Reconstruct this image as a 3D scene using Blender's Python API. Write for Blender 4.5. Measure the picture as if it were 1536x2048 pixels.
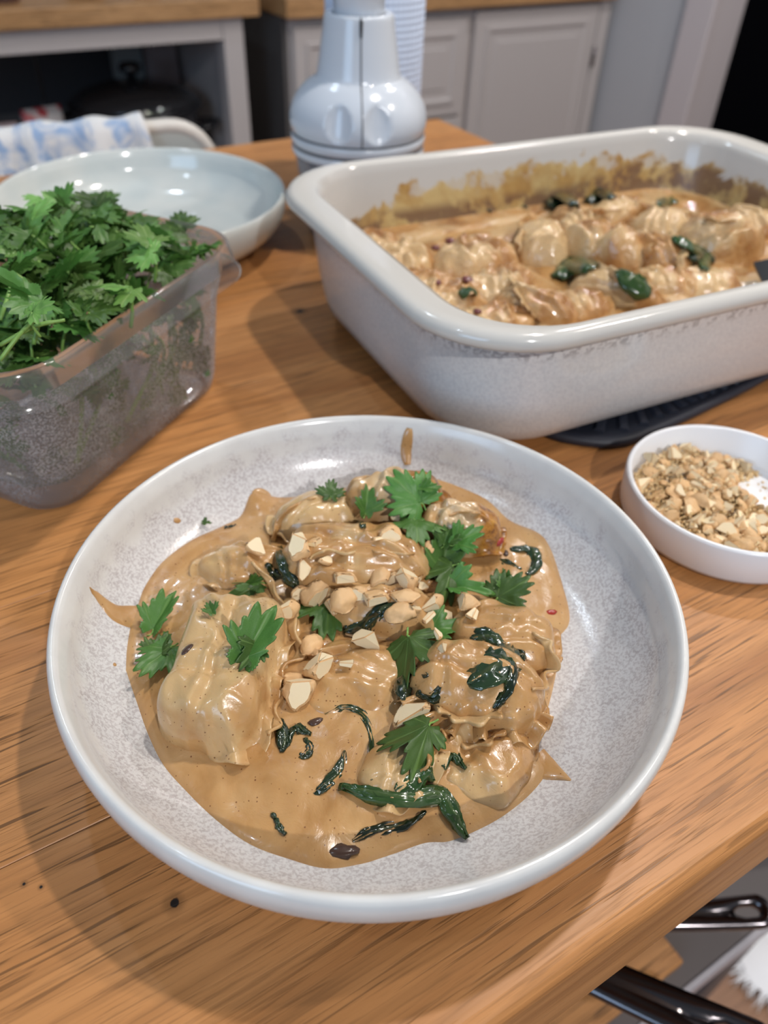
import bpy, bmesh, math, random
import numpy as np
from mathutils import Vector, Matrix, noise as mnoise

# ------------------------------------------------------------------ camera, light
for o in list(bpy.data.objects): bpy.data.objects.remove(o, do_unlink=True)
SC = bpy.context.scene
COL = SC.collection
random.seed(7); RNG = np.random.default_rng(7)

FPX = 1541.0                      # focal length in pixels of the 1536 wide frame
RM = np.array([[0.99916104, 0.04095382, 0.0],
               [0.02678388, -0.65345327, 0.75649286],
               [0.03098127, -0.75585819, -0.65400195]])   # world <- (right, down, forward)
CAM = np.array([0.0, 0.0, 0.263])  # the worktop of the island is z = 0

cam_d = bpy.data.cameras.new('camera'); cam = bpy.data.objects.new('camera', cam_d); COL.objects.link(cam)
cam_d.sensor_fit = 'HORIZONTAL'; cam_d.sensor_width = 36.0; cam_d.lens = 36.0 * FPX / 1536.0
cam_d.clip_start = 0.01; cam_d.clip_end = 50
m = Matrix.Identity(4)
for i in range(3):
    m[i][0] = RM[i][0]; m[i][1] = -RM[i][1]; m[i][2] = -RM[i][2]; m[i][3] = CAM[i]
cam.matrix_world = m
cam_d.dof.use_dof = True; cam_d.dof.focus_distance = 0.275; cam_d.dof.aperture_fstop = 11.5
SC.camera = cam

SC.view_settings.view_transform = 'Standard'; SC.view_settings.look = 'None'
SC.view_settings.gamma = 1.0; SC.view_settings.use_curve_mapping = False
SC.view_settings.exposure = 0.0

W = bpy.data.worlds.new('room_light'); SC.world = W; W.use_nodes = True
W.node_tree.nodes['Background'].inputs[0].default_value = (0.54, 0.62, 0.74, 1)
W.node_tree.nodes['Background'].inputs[1].default_value = 0.20

def downlight(x, y, power, col, z=1.5, size=0.07):
    d = bpy.data.lights.new('ceiling_downlight', 'AREA'); d.shape = 'DISK'; d.size = size
    d.energy = power; d.color = col
    o = bpy.data.objects.new('ceiling_downlight', d); COL.objects.link(o); o.location = (x, y, z)
    return o
WARM = (1.0, 0.93, 0.85); COOL = (0.70, 0.85, 1.0); NEUT = (1.0, 0.98, 0.97)
downlight(0.44, 0.70, 12, WARM)
downlight(1.25, 0.55, 10, WARM)
downlight(0.85, -1.45, 40, NEUT)
downlight(-0.95, -0.25, 2.5, COOL)
downlight(-0.65, 1.25, 4, COOL)
downlight(0.75, 1.65, 12, NEUT)
# daylight from the kitchen window behind and to the left of the camera
wd = bpy.data.lights.new('window_daylight', 'AREA'); wd.shape = 'RECTANGLE'; wd.size = 1.1; wd.size_y = 1.0
wd.energy = 19; wd.color = (0.48, 0.71, 1.0)
wo = bpy.data.objects.new('window_daylight', wd); COL.objects.link(wo); wo.location = (-1.25, -1.7, 0.70)
wo.rotation_euler = (Vector((-0.1, 0.4, 0.0)) - wo.location).to_track_quat('-Z', 'Y').to_euler()

# ------------------------------------------------------------------ helpers
def at(u, v, z):
    r = RM @ np.array([u - 768.0, v - 1024.0, FPX]); t = (z - CAM[2]) / r[2]
    return Vector(CAM + t * r)
ANG = math.radians(32.5)
R_ = math.radians
UX, UY = math.cos(ANG), math.sin(ANG)
def un(u, n, z=0.0): return Vector((u * UX - n * UY, u * UY + n * UX, z))

def tag(o, label=None, cat=None, group=None, kind=None):
    if label: o['label'] = label
    if cat: o['category'] = cat
    if group: o['group'] = group
    if kind: o['kind'] = kind
    return o
def empty(name, loc=(0, 0, 0), rz=0.0):
    o = bpy.data.objects.new(name, None); COL.objects.link(o); o.location = loc; o.rotation_euler = (0, 0, rz)
    o.empty_display_size = 0.02
    return o
def mesh(name, verts, faces, smooth=True, mats=None, fmat=None):
    me = bpy.data.meshes.new(name); me.from_pydata([tuple(v) for v in verts], [], faces)
    if smooth: me.polygons.foreach_set('use_smooth', [True] * len(me.polygons))
    if mats:
        for mm in (mats if isinstance(mats, (list, tuple)) else [mats]): me.materials.append(mm)
    if fmat is not None: me.polygons.foreach_set('material_index', fmat)
    me.update(); return me
def fixn(me):
    bm = bmesh.new(); bm.from_mesh(me); bmesh.ops.recalc_face_normals(bm, faces=bm.faces); bm.to_mesh(me); bm.free(); return me
def ob(name, me, parent=None, loc=None, rot=None, scale=None):
    o = bpy.data.objects.new(name, me); COL.objects.link(o)
    if parent: o.parent = parent
    if loc is not None: o.location = loc
    if rot is not None: o.rotation_euler = rot
    if scale is not None: o.scale = scale if hasattr(scale, '__len__') else (scale,) * 3
    return o
def build(name, verts, faces, mats, parent=None, smooth=True, loc=None, rot=None, sub=0, fmat=None):
    o = ob(name, fixn(mesh(name, verts, faces, smooth, mats, fmat)), parent, loc, rot)
    if sub:
        s = o.modifiers.new('subdivision', 'SUBSURF'); s.levels = sub; s.render_levels = sub
    return o
def lathe_data(prof, seg=64, wob=None):
    V, Fc = [], []
    n = len(prof)
    for j in range(seg):
        a = 2 * math.pi * j / seg
        for (r, z) in prof:
            k = 1.0 if wob is None else wob(a, r)
            V.append((r * k * math.cos(a), r * k * math.sin(a), z))
    for j in range(seg):
        b, c = j * n, ((j + 1) % seg) * n
        for i in range(n - 1):
            if prof[i][0] < 1e-7 and prof[i + 1][0] < 1e-7: continue
            Fc.append((b + i, c + i, c + i + 1, b + i + 1))
    return V, Fc
def weld(me, d=1e-6):
    bm = bmesh.new(); bm.from_mesh(me); bmesh.ops.remove_doubles(bm, verts=bm.verts, dist=d)
    bmesh.ops.recalc_face_normals(bm, faces=bm.faces); bm.to_mesh(me); bm.free(); return me
def lathe(name, prof, mats, parent=None, seg=64, loc=None, wob=None, smooth=True):
    V, Fc = lathe_data(prof, seg, wob)
    return ob(name, weld(mesh(name, V, Fc, smooth, mats)), parent, loc)
def boxd(x0, x1, y0, y1, z0, z1):
    V = [(x0,y0,z0),(x1,y0,z0),(x1,y1,z0),(x0,y1,z0),(x0,y0,z1),(x1,y0,z1),(x1,y1,z1),(x0,y1,z1)]
    F_ = [(0,3,2,1),(4,5,6,7),(0,1,5,4),(1,2,6,5),(2,3,7,6),(3,0,4,7)]
    return V, F_
def box(name, x0, x1, y0, y1, z0, z1, mat, parent=None, bev=0.0, loc=None, rot=None, seg=2):
    V, F_ = boxd(x0, x1, y0, y1, z0, z1)
    me = mesh(name, V, F_, False, mat)
    if bev > 0:
        bm = bmesh.new(); bm.from_mesh(me)
        bmesh.ops.bevel(bm, geom=list(bm.edges), offset=bev, segments=seg, affect='EDGES', profile=0.5)
        bm.to_mesh(me); bm.free()
    return ob(name, me, parent, loc, rot)
def rrect(w, l, r, k=8):
    """rounded rectangle, half sizes w,l"""
    r = max(min(r, w * .98, l * .98), 1e-4); P = []
    for cx, cy, a0 in ((w - r, l - r, 0), (-(w - r), l - r, 90), (-(w - r), -(l - r), 180), (w - r, -(l - r), 270)):
        for i in range(k + 1):
            a = math.radians(a0 + 90 * i / k); P.append((cx + r * math.cos(a), cy + r * math.sin(a)))
    return P
def loops(L, close_first=False, close_last=False):
    """stack of equally long closed 3-D loops -> verts, faces"""
    n = len(L[0]); V = [p for lp in L for p in lp]; F_ = []
    for j in range(len(L) - 1):
        for i in range(n):
            k = (i + 1) % n; F_.append((j*n+i, j*n+k, (j+1)*n+k, (j+1)*n+i))
    if close_first: F_.append(tuple(range(n))[::-1])
    if close_last: F_.append(tuple((len(L)-1)*n + i for i in range(n)))
    return V, F_
def catmull(P, k=8):
    P = [np.array(p, float) for p in P]; out = []
    Q = [2*P[0]-P[1]] + P + [2*P[-1]-P[-2]]
    for i in range(1, len(Q) - 2):
        a, b, c, d = Q[i-1:i+3]
        for j in range(k):
            t = j / k
            out.append(.5*((2*b)+(-a+c)*t+(2*a-5*b+4*c-d)*t*t+(-a+3*b-3*c+d)*t**3))
    out.append(P[-1]); return out
def tube(P, rad, seg=6, cap=True):
    """P list of 3-D points, rad number or list -> verts, faces"""
    n = len(P); P = [Vector(p) for p in P]; V = []; F_ = []
    up = Vector((0.13, 0.21, 1)).normalized()
    for i in range(n):
        t = (P[min(i+1, n-1)] - P[max(i-1, 0)]).normalized()
        s = t.cross(up)
        if s.length < 1e-4: s = t.cross(Vector((1, 0, 0)))
        s.normalize(); b = s.cross(t); r = rad[i] if hasattr(rad, '__len__') else rad
        for j in range(seg):
            a = 2 * math.pi * j / seg; V.append(P[i] + s * math.cos(a) * r + b * math.sin(a) * r)
    for i in range(n - 1):
        for j in range(seg):
            k = (j + 1) % seg; F_.append((i*seg+j, i*seg+k, (i+1)*seg+k, (i+1)*seg+j))
    if cap: F_ += [tuple(range(seg))[::-1], tuple((n-1)*seg + j for j in range(seg))]
    return V, F_
def nz(x, y, z=0.0): return mnoise.noise(Vector((x, y, z)))
def join(parts):
    V, F_ = [], []
    for v, f in parts:
        b = len(V); V += list(v); F_ += [tuple(i + b for i in q) for q in f]
    return V, F_

# ------------------------------------------------------------------ materials
class NT:
    def __init__(s, name):
        s.m = bpy.data.materials.new(name); s.m.use_nodes = True; s.t = s.m.node_tree
        s.b = s.t.nodes['Principled BSDF']; s.out = s.t.nodes['Material Output']
    def n(s, typ, ins=None, **kw):
        nd = s.t.nodes.new(typ)
        for k, v in kw.items(): setattr(nd, k, v)
        for k, v in (ins or {}).items(): s.set(nd.inputs[k], v)
        return nd
    def set(s, sock, v):
        if hasattr(v, 'links') or isinstance(v, bpy.types.NodeSocket): s.t.links.new(v, sock)
        else: sock.default_value = v
    def p(s, **kw):
        for k, v in kw.items(): s.set(s.b.inputs[k.replace('_', ' ')], v)
        return s
    def coord(s, kind='Object', scale=(1, 1, 1), loc=(0, 0, 0), rot=(0, 0, 0)):
        c = s.n('ShaderNodeTexCoord').outputs[kind]
        return s.n('ShaderNodeMapping', {'Vector': c, 'Scale': scale, 'Location': loc, 'Rotation': rot}).outputs[0]
    def noise(s, vec, scale, detail=3, rough=.5, dist=0.0):
        return s.n('ShaderNodeTexNoise', {'Vector': vec, 'Scale': scale, 'Detail': detail, 'Roughness': rough, 'Distortion': dist}).outputs['Fac']
    def ramp(s, fac, stops, interp='LINEAR'):
        r = s.n('ShaderNodeValToRGB'); r.color_ramp.interpolation = interp; e = r.color_ramp.elements
        while len(e) < len(stops): e.new(0.5)
        for i, (p, c) in enumerate(stops):
            e[i].position = p; c = c if hasattr(c, '__len__') else (c, c, c); e[i].color = (*c[:3], 1)
        s.t.links.new(fac, r.inputs[0]); return r.outputs[0]
    def mix(s, fac, a, b, mode='MIX'):
        x = s.n('ShaderNodeMix', data_type='RGBA', blend_type=mode)
        s.set(x.inputs[0], fac)
        for i, v in ((6, a), (7, b)):
            if not isinstance(v, bpy.types.NodeSocket): v = (*v[:3], 1)
            s.set(x.inputs[i], v)
        return x.outputs[2]
    def math(s, op, a, b=0.0, c=0.0, clamp=False):
        x = s.n('ShaderNodeMath', operation=op, use_clamp=clamp)
        s.set(x.inputs[0], a); s.set(x.inputs[1], b); s.set(x.inputs[2], c); return x.outputs[0]
    def smooth(s, v, a, b):
        x = s.n('ShaderNodeMapRange', interpolation_type='SMOOTHSTEP')
        s.set(x.inputs[0], v); s.set(x.inputs[1], a); s.set(x.inputs[2], b); return x.outputs[0]
    def sep(s, vec): return s.n('ShaderNodeSeparateXYZ', {0: vec}).outputs
    def bump(s, h, strength=.3, dist=.001):
        return s.n('ShaderNodeBump', {'Height': h, 'Strength': strength, 'Distance': dist}).outputs[0]
def plain(name, col, rough=.5, **kw):
    t = NT(name); t.p(Base_Color=(*col, 1), Roughness=rough, **kw); return t.m

MAT = {}
def wood(name, light, mid, dark, pore=(.10, .045, .015), rough=.42, knots=(), sc=1.0):
    t = NT(name)
    rnd = t.n('ShaderNodeObjectInfo').outputs['Random']
    off = t.n('ShaderNodeCombineXYZ', {0: t.math('MULTIPLY', rnd, 7.3), 1: t.math('MULTIPLY', rnd, 3.1), 2: t.math('MULTIPLY', rnd, 5.7)}).outputs[0]
    base = t.coord('Object')
    v = t.n('ShaderNodeVectorMath', {0: base, 1: off}, operation='ADD').outputs[0]
    def mp(s_): return t.n('ShaderNodeMapping', {'Vector': v, 'Scale': s_}).outputs[0]
    warp = t.noise(mp((2.2*sc, 8*sc, 8*sc)), 1.0, 2, .5)
    big = t.noise(mp((2.0*sc, 22*sc, 22*sc)), 1.0, 4, .6, 1.5)
    c = t.ramp(big, [(.28, dark), (.48, mid), (.72, light)])
    ring = t.n('ShaderNodeTexWave', {'Vector': mp((1.4*sc, 20*sc, 20*sc)), 'Scale': 1.6, 'Distortion': 7.0, 'Detail': 3.0, 'Detail Scale': 1.2}, wave_type='BANDS', bands_direction='Y').outputs['Fac']
    c = t.mix(t.math('MULTIPLY', t.ramp(ring, [(.55, 0), (.95, 1)]), .30), c, tuple(x*.62 for x in mid))
    fine = t.noise(mp((30*sc, 900*sc, 900*sc)), 1.0, 3, .65)
    c = t.mix(t.math('MULTIPLY', t.ramp(fine, [(.50, 0), (.66, 1)]), .55), c, tuple(x*.50 for x in mid))
    po = t.noise(mp((22*sc, 620*sc, 620*sc)), 1.0, 2, .5, .3)
    pm = t.ramp(po, [(.575, 0), (.64, 1)])
    c = t.mix(t.math('MULTIPLY', pm, t.math('MULTIPLY', t.smooth(warp, .3, .6), .8)), c, pore)
    if knots:
        for (kx, ky, kr) in knots:
            d = t.n('ShaderNodeVectorMath', {0: base, 1: (kx, ky, 0)}, operation='DISTANCE').outputs['Value']
            dn = t.math('ADD', d, t.math('MULTIPLY', t.math('SUBTRACT', t.noise(base, 350, 2), .5), kr*.9))
            c = t.mix(t.math('MULTIPLY', t.smooth(dn, kr*3.2, kr*.9), .55), c, (.16, .07, .02))
            c = t.mix(t.smooth(dn, kr*1.1, kr*.7), c, (.012, .008, .006))
    h = t.math('SUBTRACT', t.math('MULTIPLY', fine, .5), pm)
    t.p(Base_Color=c, Roughness=t.math('ADD', t.math('MULTIPLY', fine, .2), rough - .1), Normal=t.bump(h, .25, .0006))
    t.b.inputs['Specular IOR Level'].default_value = .4
    return t.m

_k = at(348, 1806, 0); KN = (_k.x*UX + _k.y*UY, -_k.x*UY + _k.y*UX, .0016)
_k2 = at(48, 1768, 0); KN2 = (_k2.x*UX + _k2.y*UY, -_k2.x*UY + _k2.y*UX, .0006)
_k3 = at(82, 1774, 0); KN3 = (_k3.x*UX + _k3.y*UY, -_k3.x*UY + _k3.y*UX, .0005)
_k4 = at(600, 622, 0); KN4 = (_k4.x*UX + _k4.y*UY, -_k4.x*UY + _k4.y*UX, .0028)
OAKL, OAKM, OAKD = (.58, .272, .096), (.50, .220, .071), (.365, .148, .045)
MAT['oak'] = wood('oiled_oak', OAKL, OAKM, OAKD)
MAT['oak_knots'] = wood('oiled_oak_knotty', OAKL, OAKM, OAKD, knots=(KN, KN2, KN3, KN4))
MAT['oak_far'] = wood('worktop_oak', (.56, .32, .15), (.48, .26, .11), (.38, .19, .075))
MAT['floor'] = wood('floor_oak', (.36, .19, .105), (.28, .14, .075), (.18, .08, .045), sc=.5)
MAT['taupe'] = plain('taupe_paint', (.115, .095, .09), .55)
MAT['greige'] = plain('greige_cabinet_paint', (.50, .455, .44), .45)
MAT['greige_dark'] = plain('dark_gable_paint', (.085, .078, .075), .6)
MAT['steel'] = plain('brushed_steel', (.50, .48, .48), .22, Metallic=1.0)
MAT['dark_steel'] = plain('dark_polished_steel', (.16, .145, .15), .18, Metallic=1.0)
MAT['rail'] = plain('grey_trim', (.42, .39, .41), .35)
MAT['black_plastic'] = plain('black_plastic', (.012, .012, .014), .25)
MAT['hole'] = plain('dark_gap', (.004, .004, .005), .9)

def ceramic_speckle():
    """white reactive glaze with mauve-grey speckle on the flat, milky rim"""
    t = NT('white_reactive_glaze'); g = t.coord('Object')
    x, y, z = t.sep(g)
    r = t.math('SQRT', t.math('ADD', t.math('MULTIPLY', x, x), t.math('MULTIPLY', y, y)))
    n1 = t.noise(g, 820, 2, .6, .3); n2 = t.noise(g, 130, 3, .5)
    sp = t.ramp(n1, [(.44, 0), (.60, 1)])
    base = t.mix(sp, (.645, .63, .625), (.47, .435, .435))
    base = t.mix(t.math('MULTIPLY', t.ramp(n2, [(.35, 0), (.7, 1)]), .25), base, (.74, .73, .73))
    inner = t.smooth(t.math('ADD', r, t.math('MULTIPLY', t.math('SUBTRACT', n2, .5), .012)), .1150, .1100)
    milky = t.mix(t.ramp(t.noise(g, 60, 3), [(.3, 0), (.7, 1)]), (.70, .69, .665), (.63, .615, .595))
    c = t.mix(inner, milky, base)
    gap = t.math('SUBTRACT', 1.0, t.math('MULTIPLY', inner, 1.0))
    t.p(Base_Color=c, Roughness=t.math('ADD', .13, t.math('MULTIPLY', sp, .10)),
        Normal=t.bump(t.math('MULTIPLY', n1, inner), .16, .0005))
    return t.m
MAT['bowl'] = ceramic_speckle()
def ceramic_celadon():
    t = NT('celadon_glaze'); g = t.coord('Object'); n2 = t.noise(g, 30, 3)
    x, y, z = t.sep(g)
    c = t.mix(t.ramp(n2, [(.3, 0), (.7, 1)]), (.62, .63, .60), (.53, .57, .56))
    t.p(Base_Color=c, Roughness=.1); return t.m
MAT['celadon'] = ceramic_celadon()
def ceramic_dish():
    t = NT('stoneware_glaze'); g = t.coord('Object'); x, y, z = t.sep(g)
    n1 = t.noise(g, 620, 3, .6); n2 = t.noise(g, 22, 3)
    sp = t.math('MULTIPLY', t.ramp(n1, [(.42, 0), (.62, 1)]), t.smooth(z, .070, .058))
    c = t.mix(t.ramp(n2, [(.3, 0), (.7, 1)]), (.72, .71, .69), (.67, .66, .645))
    c = t.mix(t.smooth(z, .0690, .0735), c, (.60, .575, .535))
    c = t.mix(t.math('MULTIPLY', sp, .6), c, (.55, .54, .545))
    c = t.mix(t.math('MULTIPLY', t.smooth(t.noise(g, 300, 3, .6), .48, .60), t.math('MULTIPLY', t.smooth(z, .058, .064), t.smooth(z, .072, .068))), c, (.40, .38, .38))
    t.p(Base_Color=c, Roughness=.12, Normal=t.bump(n1, .05, .0004)); return t.m
MAT['dish'] = ceramic_dish()
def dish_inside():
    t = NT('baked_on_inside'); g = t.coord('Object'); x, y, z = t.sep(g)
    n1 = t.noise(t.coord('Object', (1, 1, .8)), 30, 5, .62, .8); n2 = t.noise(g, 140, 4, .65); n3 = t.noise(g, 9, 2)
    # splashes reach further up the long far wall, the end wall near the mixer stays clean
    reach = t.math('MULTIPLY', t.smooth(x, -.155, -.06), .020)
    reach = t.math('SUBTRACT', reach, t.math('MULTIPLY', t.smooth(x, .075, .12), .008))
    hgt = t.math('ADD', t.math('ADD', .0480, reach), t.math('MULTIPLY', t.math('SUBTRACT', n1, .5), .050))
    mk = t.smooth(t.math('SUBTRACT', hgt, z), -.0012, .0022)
    glaze = (.50, .48, .455)  # greyer than the outside glaze; part of the inner wall's shading is in this colour
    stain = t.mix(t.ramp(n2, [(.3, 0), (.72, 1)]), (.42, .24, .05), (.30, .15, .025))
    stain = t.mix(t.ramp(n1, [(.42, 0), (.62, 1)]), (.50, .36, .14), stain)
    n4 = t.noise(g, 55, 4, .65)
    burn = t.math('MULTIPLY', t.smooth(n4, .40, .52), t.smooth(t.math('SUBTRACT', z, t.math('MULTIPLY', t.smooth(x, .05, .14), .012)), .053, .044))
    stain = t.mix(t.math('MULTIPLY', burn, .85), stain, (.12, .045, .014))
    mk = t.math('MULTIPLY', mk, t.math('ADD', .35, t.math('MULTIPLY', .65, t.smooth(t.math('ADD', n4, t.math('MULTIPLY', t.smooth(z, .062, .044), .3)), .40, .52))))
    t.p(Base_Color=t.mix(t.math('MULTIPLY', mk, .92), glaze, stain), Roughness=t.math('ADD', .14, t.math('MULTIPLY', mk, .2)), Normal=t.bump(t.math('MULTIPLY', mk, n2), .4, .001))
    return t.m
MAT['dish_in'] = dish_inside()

def sauce_mat(name, c1, c2, c3, dough=None, brown=False, seed=0.0, speck=1.0, lump=0.0):
    t = NT(name); g = t.coord('Object', loc=(seed, seed*.7, seed*.3))
    a = t.noise(g, 28, 4, .55, 1.2); b = t.noise(g, 95, 5, .62, .7)
    c = t.ramp(a, [(.34, c3), (.50, c1), (.66, c2)])
    c = t.mix(t.math('MULTIPLY', t.ramp(b, [(.35, 0), (.75, 1)]), .35), c, c2)
    if dough is not None:
        dm = t.smooth(t.noise(t.coord('Object', loc=(seed + 3, 1, 2)), 34, 3, .5, .5), .44, .60)
        c = t.mix(t.math('MULTIPLY', dm, .75), c, dough)
    if brown:
        # crisped corner, painted on the thing by its own coordinates
        x, y, z = t.sep(t.coord('Object'))
        bm_ = t.smooth(t.math('ADD', x, t.math('MULTIPLY', t.math('SUBTRACT', b, .5), .016)), .0040, .0120)
        bc = t.ramp(t.noise(g, 220, 4, .6), [(.3, (.13, .045, .010)), (.5, (.36, .15, .022)), (.72, (.52, .27, .05))])
        c = t.mix(bm_, c, bc)
    vor = t.n('ShaderNodeTexVoronoi', {'Vector': g, 'Scale': 700.0, 'Randomness': 1.0})
    pick = t.math('GREATER_THAN', t.sep(vor.outputs['Color'])[0], .66)
    rad = t.math('MULTIPLY', t.sep(vor.outputs['Color'])[1], .26)
    dots = t.math('MULTIPLY', pick, t.math('LESS_THAN', vor.outputs['Distance'], rad))
    c = t.mix(t.math('MULTIPLY', dots, .75 * speck), c, (.16, .055, .018))
    h = t.math('ADD', t.math('MULTIPLY', b, .6), t.math('MULTIPLY', t.noise(g, 260, 3, .5), .25 + lump))
    t.p(Base_Color=c, Roughness=.27, Normal=t.bump(h, .26 + lump*.6, .0022))
    t.b.inputs['Subsurface Weight'].default_value = .12
    t.b.inputs['Subsurface Radius'].default_value = (.004, .002, .001)
    t.b.inputs['Coat Weight'].default_value = .45; t.b.inputs['Coat Roughness'].default_value = .06
    return t.m
SC1, SC2, SC3 = (.48, .270, .105), (.54, .330, .145), (.39, .200, .066)
DOUGH = (.60, .415, .205)
MAT['sauce'] = sauce_mat('satay_sauce', SC1, SC2, SC3)
MAT['dump'] = [sauce_mat('sauced_dough_%d' % i, SC1, SC2, SC3, DOUGH, False, 1.7*i) for i in range(3)]
MAT['dump_brown'] = sauce_mat('sauced_dough_crisp', SC1, SC2, SC3, (.64, .48, .29), True, 4.2)
BC1, BC2, BC3 = (.46, .235, .082), (.57, .355, .165), (.28, .110, .028)
MAT['bake_sauce'] = sauce_mat('baked_sauce', (.44, .225, .072), (.50, .29, .12), (.24, .095, .020), (.54, .37, .19), lump=.6)
MAT['bake_dump'] = [sauce_mat('baked_dough_%d' % i, BC1, BC2, BC3, (.63, .45, .24), False, 2.3*i, .6, .5) for i in range(3)]

def leafmat(name, lo, hi, vein, rough=.42, coat=0.0, wet=False):
    t = NT(name); g = t.coord('Object')
    at_ = t.n('ShaderNodeAttribute', attribute_name='vein').outputs['Fac']
    rnd = t.n('ShaderNodeObjectInfo').outputs['Random']
    c = t.mix(t.ramp(t.noise(g, 120, 3), [(.3, 0), (.7, 1)]), lo, hi)
    hsv = t.n('ShaderNodeHueSaturation', {'Hue': t.math('ADD', .485, t.math('MULTIPLY', rnd, .03)), 'Value': t.math('ADD', .5, t.math('MULTIPLY', rnd, .75)), 'Color': c}).outputs[0]
    c = t.mix(t.math('MULTIPLY', at_, .55), hsv, vein)
    t.p(Base_Color=c, Roughness=rough, Normal=t.bump(at_, .4, .0006))
    t.b.inputs['Coat Weight'].default_value = coat; t.b.inputs['Coat Roughness'].default_value = .08
    tr = t.n('ShaderNodeBsdfTranslucent', {'Color': hsv})
    mx = t.n('ShaderNodeMixShader', {0: .0 if wet else .22, 1: t.b.outputs[0], 2: tr.outputs[0]})
    t.t.links.new(mx.outputs[0], t.out.inputs[0]); return t.m
MAT['leaf'] = leafmat('coriander_leaf', (.062, .155, .030), (.115, .255, .050), (.20, .34, .09))
MAT['leaf_pale'] = leafmat('coriander_leaf_pale', (.13, .30, .06), (.24, .44, .11), (.38, .52, .20))
MAT['stem'] = plain('coriander_stem', (.20, .36, .08), .4)
MAT['spinach'] = leafmat('wilted_spinach', (.008, .020, .010), (.022, .042, .016), (.07, .09, .03), .16, .6, True)
MAT['spinach_green'] = leafmat('cooked_spinach_green', (.016, .042, .012), (.035, .075, .018), (.08, .12, .04), .18, .5, True)
def nutmat(name, lo, hi):
    t = NT(name); g = t.coord('Object'); rnd = t.n('ShaderNodeObjectInfo').outputs['Random']
    c = t.mix(t.ramp(t.noise(g, 260, 4, .6), [(.35, 0), (.66, 1)]), lo, hi)
    c = t.n('ShaderNodeHueSaturation', {'Value': t.math('ADD', .85, t.math('MULTIPLY', rnd, .3)), 'Color': c}).outputs[0]
    t.p(Base_Color=c, Roughness=.42, Normal=t.bump(t.noise(g, 600, 3), .25, .0008))
    t.b.inputs['Subsurface Weight'].default_value = .08; t.b.inputs['Subsurface Radius'].default_value = (.003, .002, .001)
    return t.m
MAT['nut_skin'] = nutmat('roasted_nut_outside', (.58, .29, .10), (.82, .60, .34))
MAT['nut_cut'] = nutmat('nut_cut_face', (.80, .63, .38), (.88, .76, .54))
MAT['crumb'] = nutmat('nut_crumb', (.72, .48, .22), (.86, .68, .40))
MAT['white_dish'] = plain('white_porcelain', (.78, .79, .82), .28)
MAT['white_plastic'] = plain('white_gloss_plastic', (.59, .63, .69), .16)
MAT['grey_plastic'] = plain('grey_seam', (.11, .11, .12), .5)
MAT['silicone'] = plain('charcoal_silicone', (.022, .026, .040), .5)
MAT['chili'] = plain('red_chili', (.33, .03, .02), .2)
MAT['mushroom'] = plain('mushroom_bit', (.07, .04, .03), .2)

def clear(name, tint=(.93, .94, .95), gloss=.06, frost=None, diffuse=(.75, .76, .78)):
    """thin clear plastic: see-through sheet with fresnel gloss; frost = (lo, hi) heights of condensation"""
    t = NT(name); t.t.nodes.remove(t.b)
    tr = t.n('ShaderNodeBsdfTransparent', {'Color': (*tint, 1)})
    gl = t.n('ShaderNodeBsdfGlossy', {'Color': (1, 1, 1, 1), 'Roughness': gloss})
    fr = t.n('ShaderNodeFresnel', {'IOR': 1.45}).outputs[0]
    base = t.n('ShaderNodeMixShader', {0: t.math('MULTIPLY', fr, .85), 1: tr.outputs[0], 2: gl.outputs[0]}).outputs[0]
    df = t.n('ShaderNodeBsdfDiffuse', {'Color': (*diffuse, 1)})
    if frost:
        g = t.coord('Object'); x, y, z = t.sep(g)
        drops = t.ramp(t.noise(g, 900, 2, .6), [(.46, 0), (.60, 1)])
        area = t.smooth(t.noise(g, 22, 3, .5), .40, .58)
        f = t.math('MULTIPLY', t.math('MULTIPLY', drops, area), frost[2])
        f = t.math('ADD', f, frost[3])
    else: f = .03
    tl_ = t.n('ShaderNodeBsdfTranslucent', {'Color': (*diffuse, 1)})
    df = t.n('ShaderNodeMixShader', {0: .5, 1: df.outputs[0], 2: tl_.outputs[0]})
    mx = t.n('ShaderNodeMixShader', {0: f, 1: base, 2: df.outputs[0]})
    t.t.links.new(mx.outputs[0], t.out.inputs[0]); return t.m
MAT['tub'] = clear('clear_tub_plastic', (.96, .96, .97), .08, (0, 0, .48, .20), (.88, .85, .88))
MAT['tub_rim'] = clear('clear_tub_rim', (.94, .94, .95), .10, (0, 0, .04, .13), (.62, .62, .63))
MAT['jug'] = clear('clear_bowl_plastic', (.80, .84, .90), .05, (0, 0, .0, .20), (.62, .68, .76))

# ------------------------------------------------------------------ the room
def struct(o, label=None):
    o['kind'] = 'structure'
    if label: o['label'] = label
    return o
FLZ = -0.90
def floor():
    f = struct(box('floor', -3.5, 3.5, -2.2, 3.2, FLZ - .05, FLZ - .012, MAT['taupe'], loc=(0, 0, 0), rot=(0, 0, ANG)), 'brown oak floorboards')
    bw = .14; V, F_ = boxd(-3.4, 3.4, .0006, bw - .0006, -.012, 0)
    me = mesh('floor_board', V, F_, False, MAT['floor'])
    for k in range(-6, 20):
        ob('floor_board', me, f, (0, k * bw - .02, FLZ))
floor()
wb = struct(box('wall_back', -3.5, 3.0, 2.47, 2.57, FLZ, 1.5, plain('back_wall_paint', (.30, .31, .33), .8), rot=(0, 0, ANG)), 'grey kitchen wall behind the units')
WALLM = plain('blue_grey_wall_paint', (.50, .505, .53), .75)
wr = empty('wall_right', (0, 0, 0), ANG); struct(wr, 'blue grey wall with a dark doorway')
box('wall_panel', 1.905, 2.02, 1.60, 2.47, FLZ, 1.5, WALLM, wr)
box('wall_panel', 1.905, 2.02, -2.2, .66, FLZ, 1.5, WALLM, wr)
box('lintel', 1.905, 2.02, .66, 1.60, 1.12, 1.5, WALLM, wr)
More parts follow.
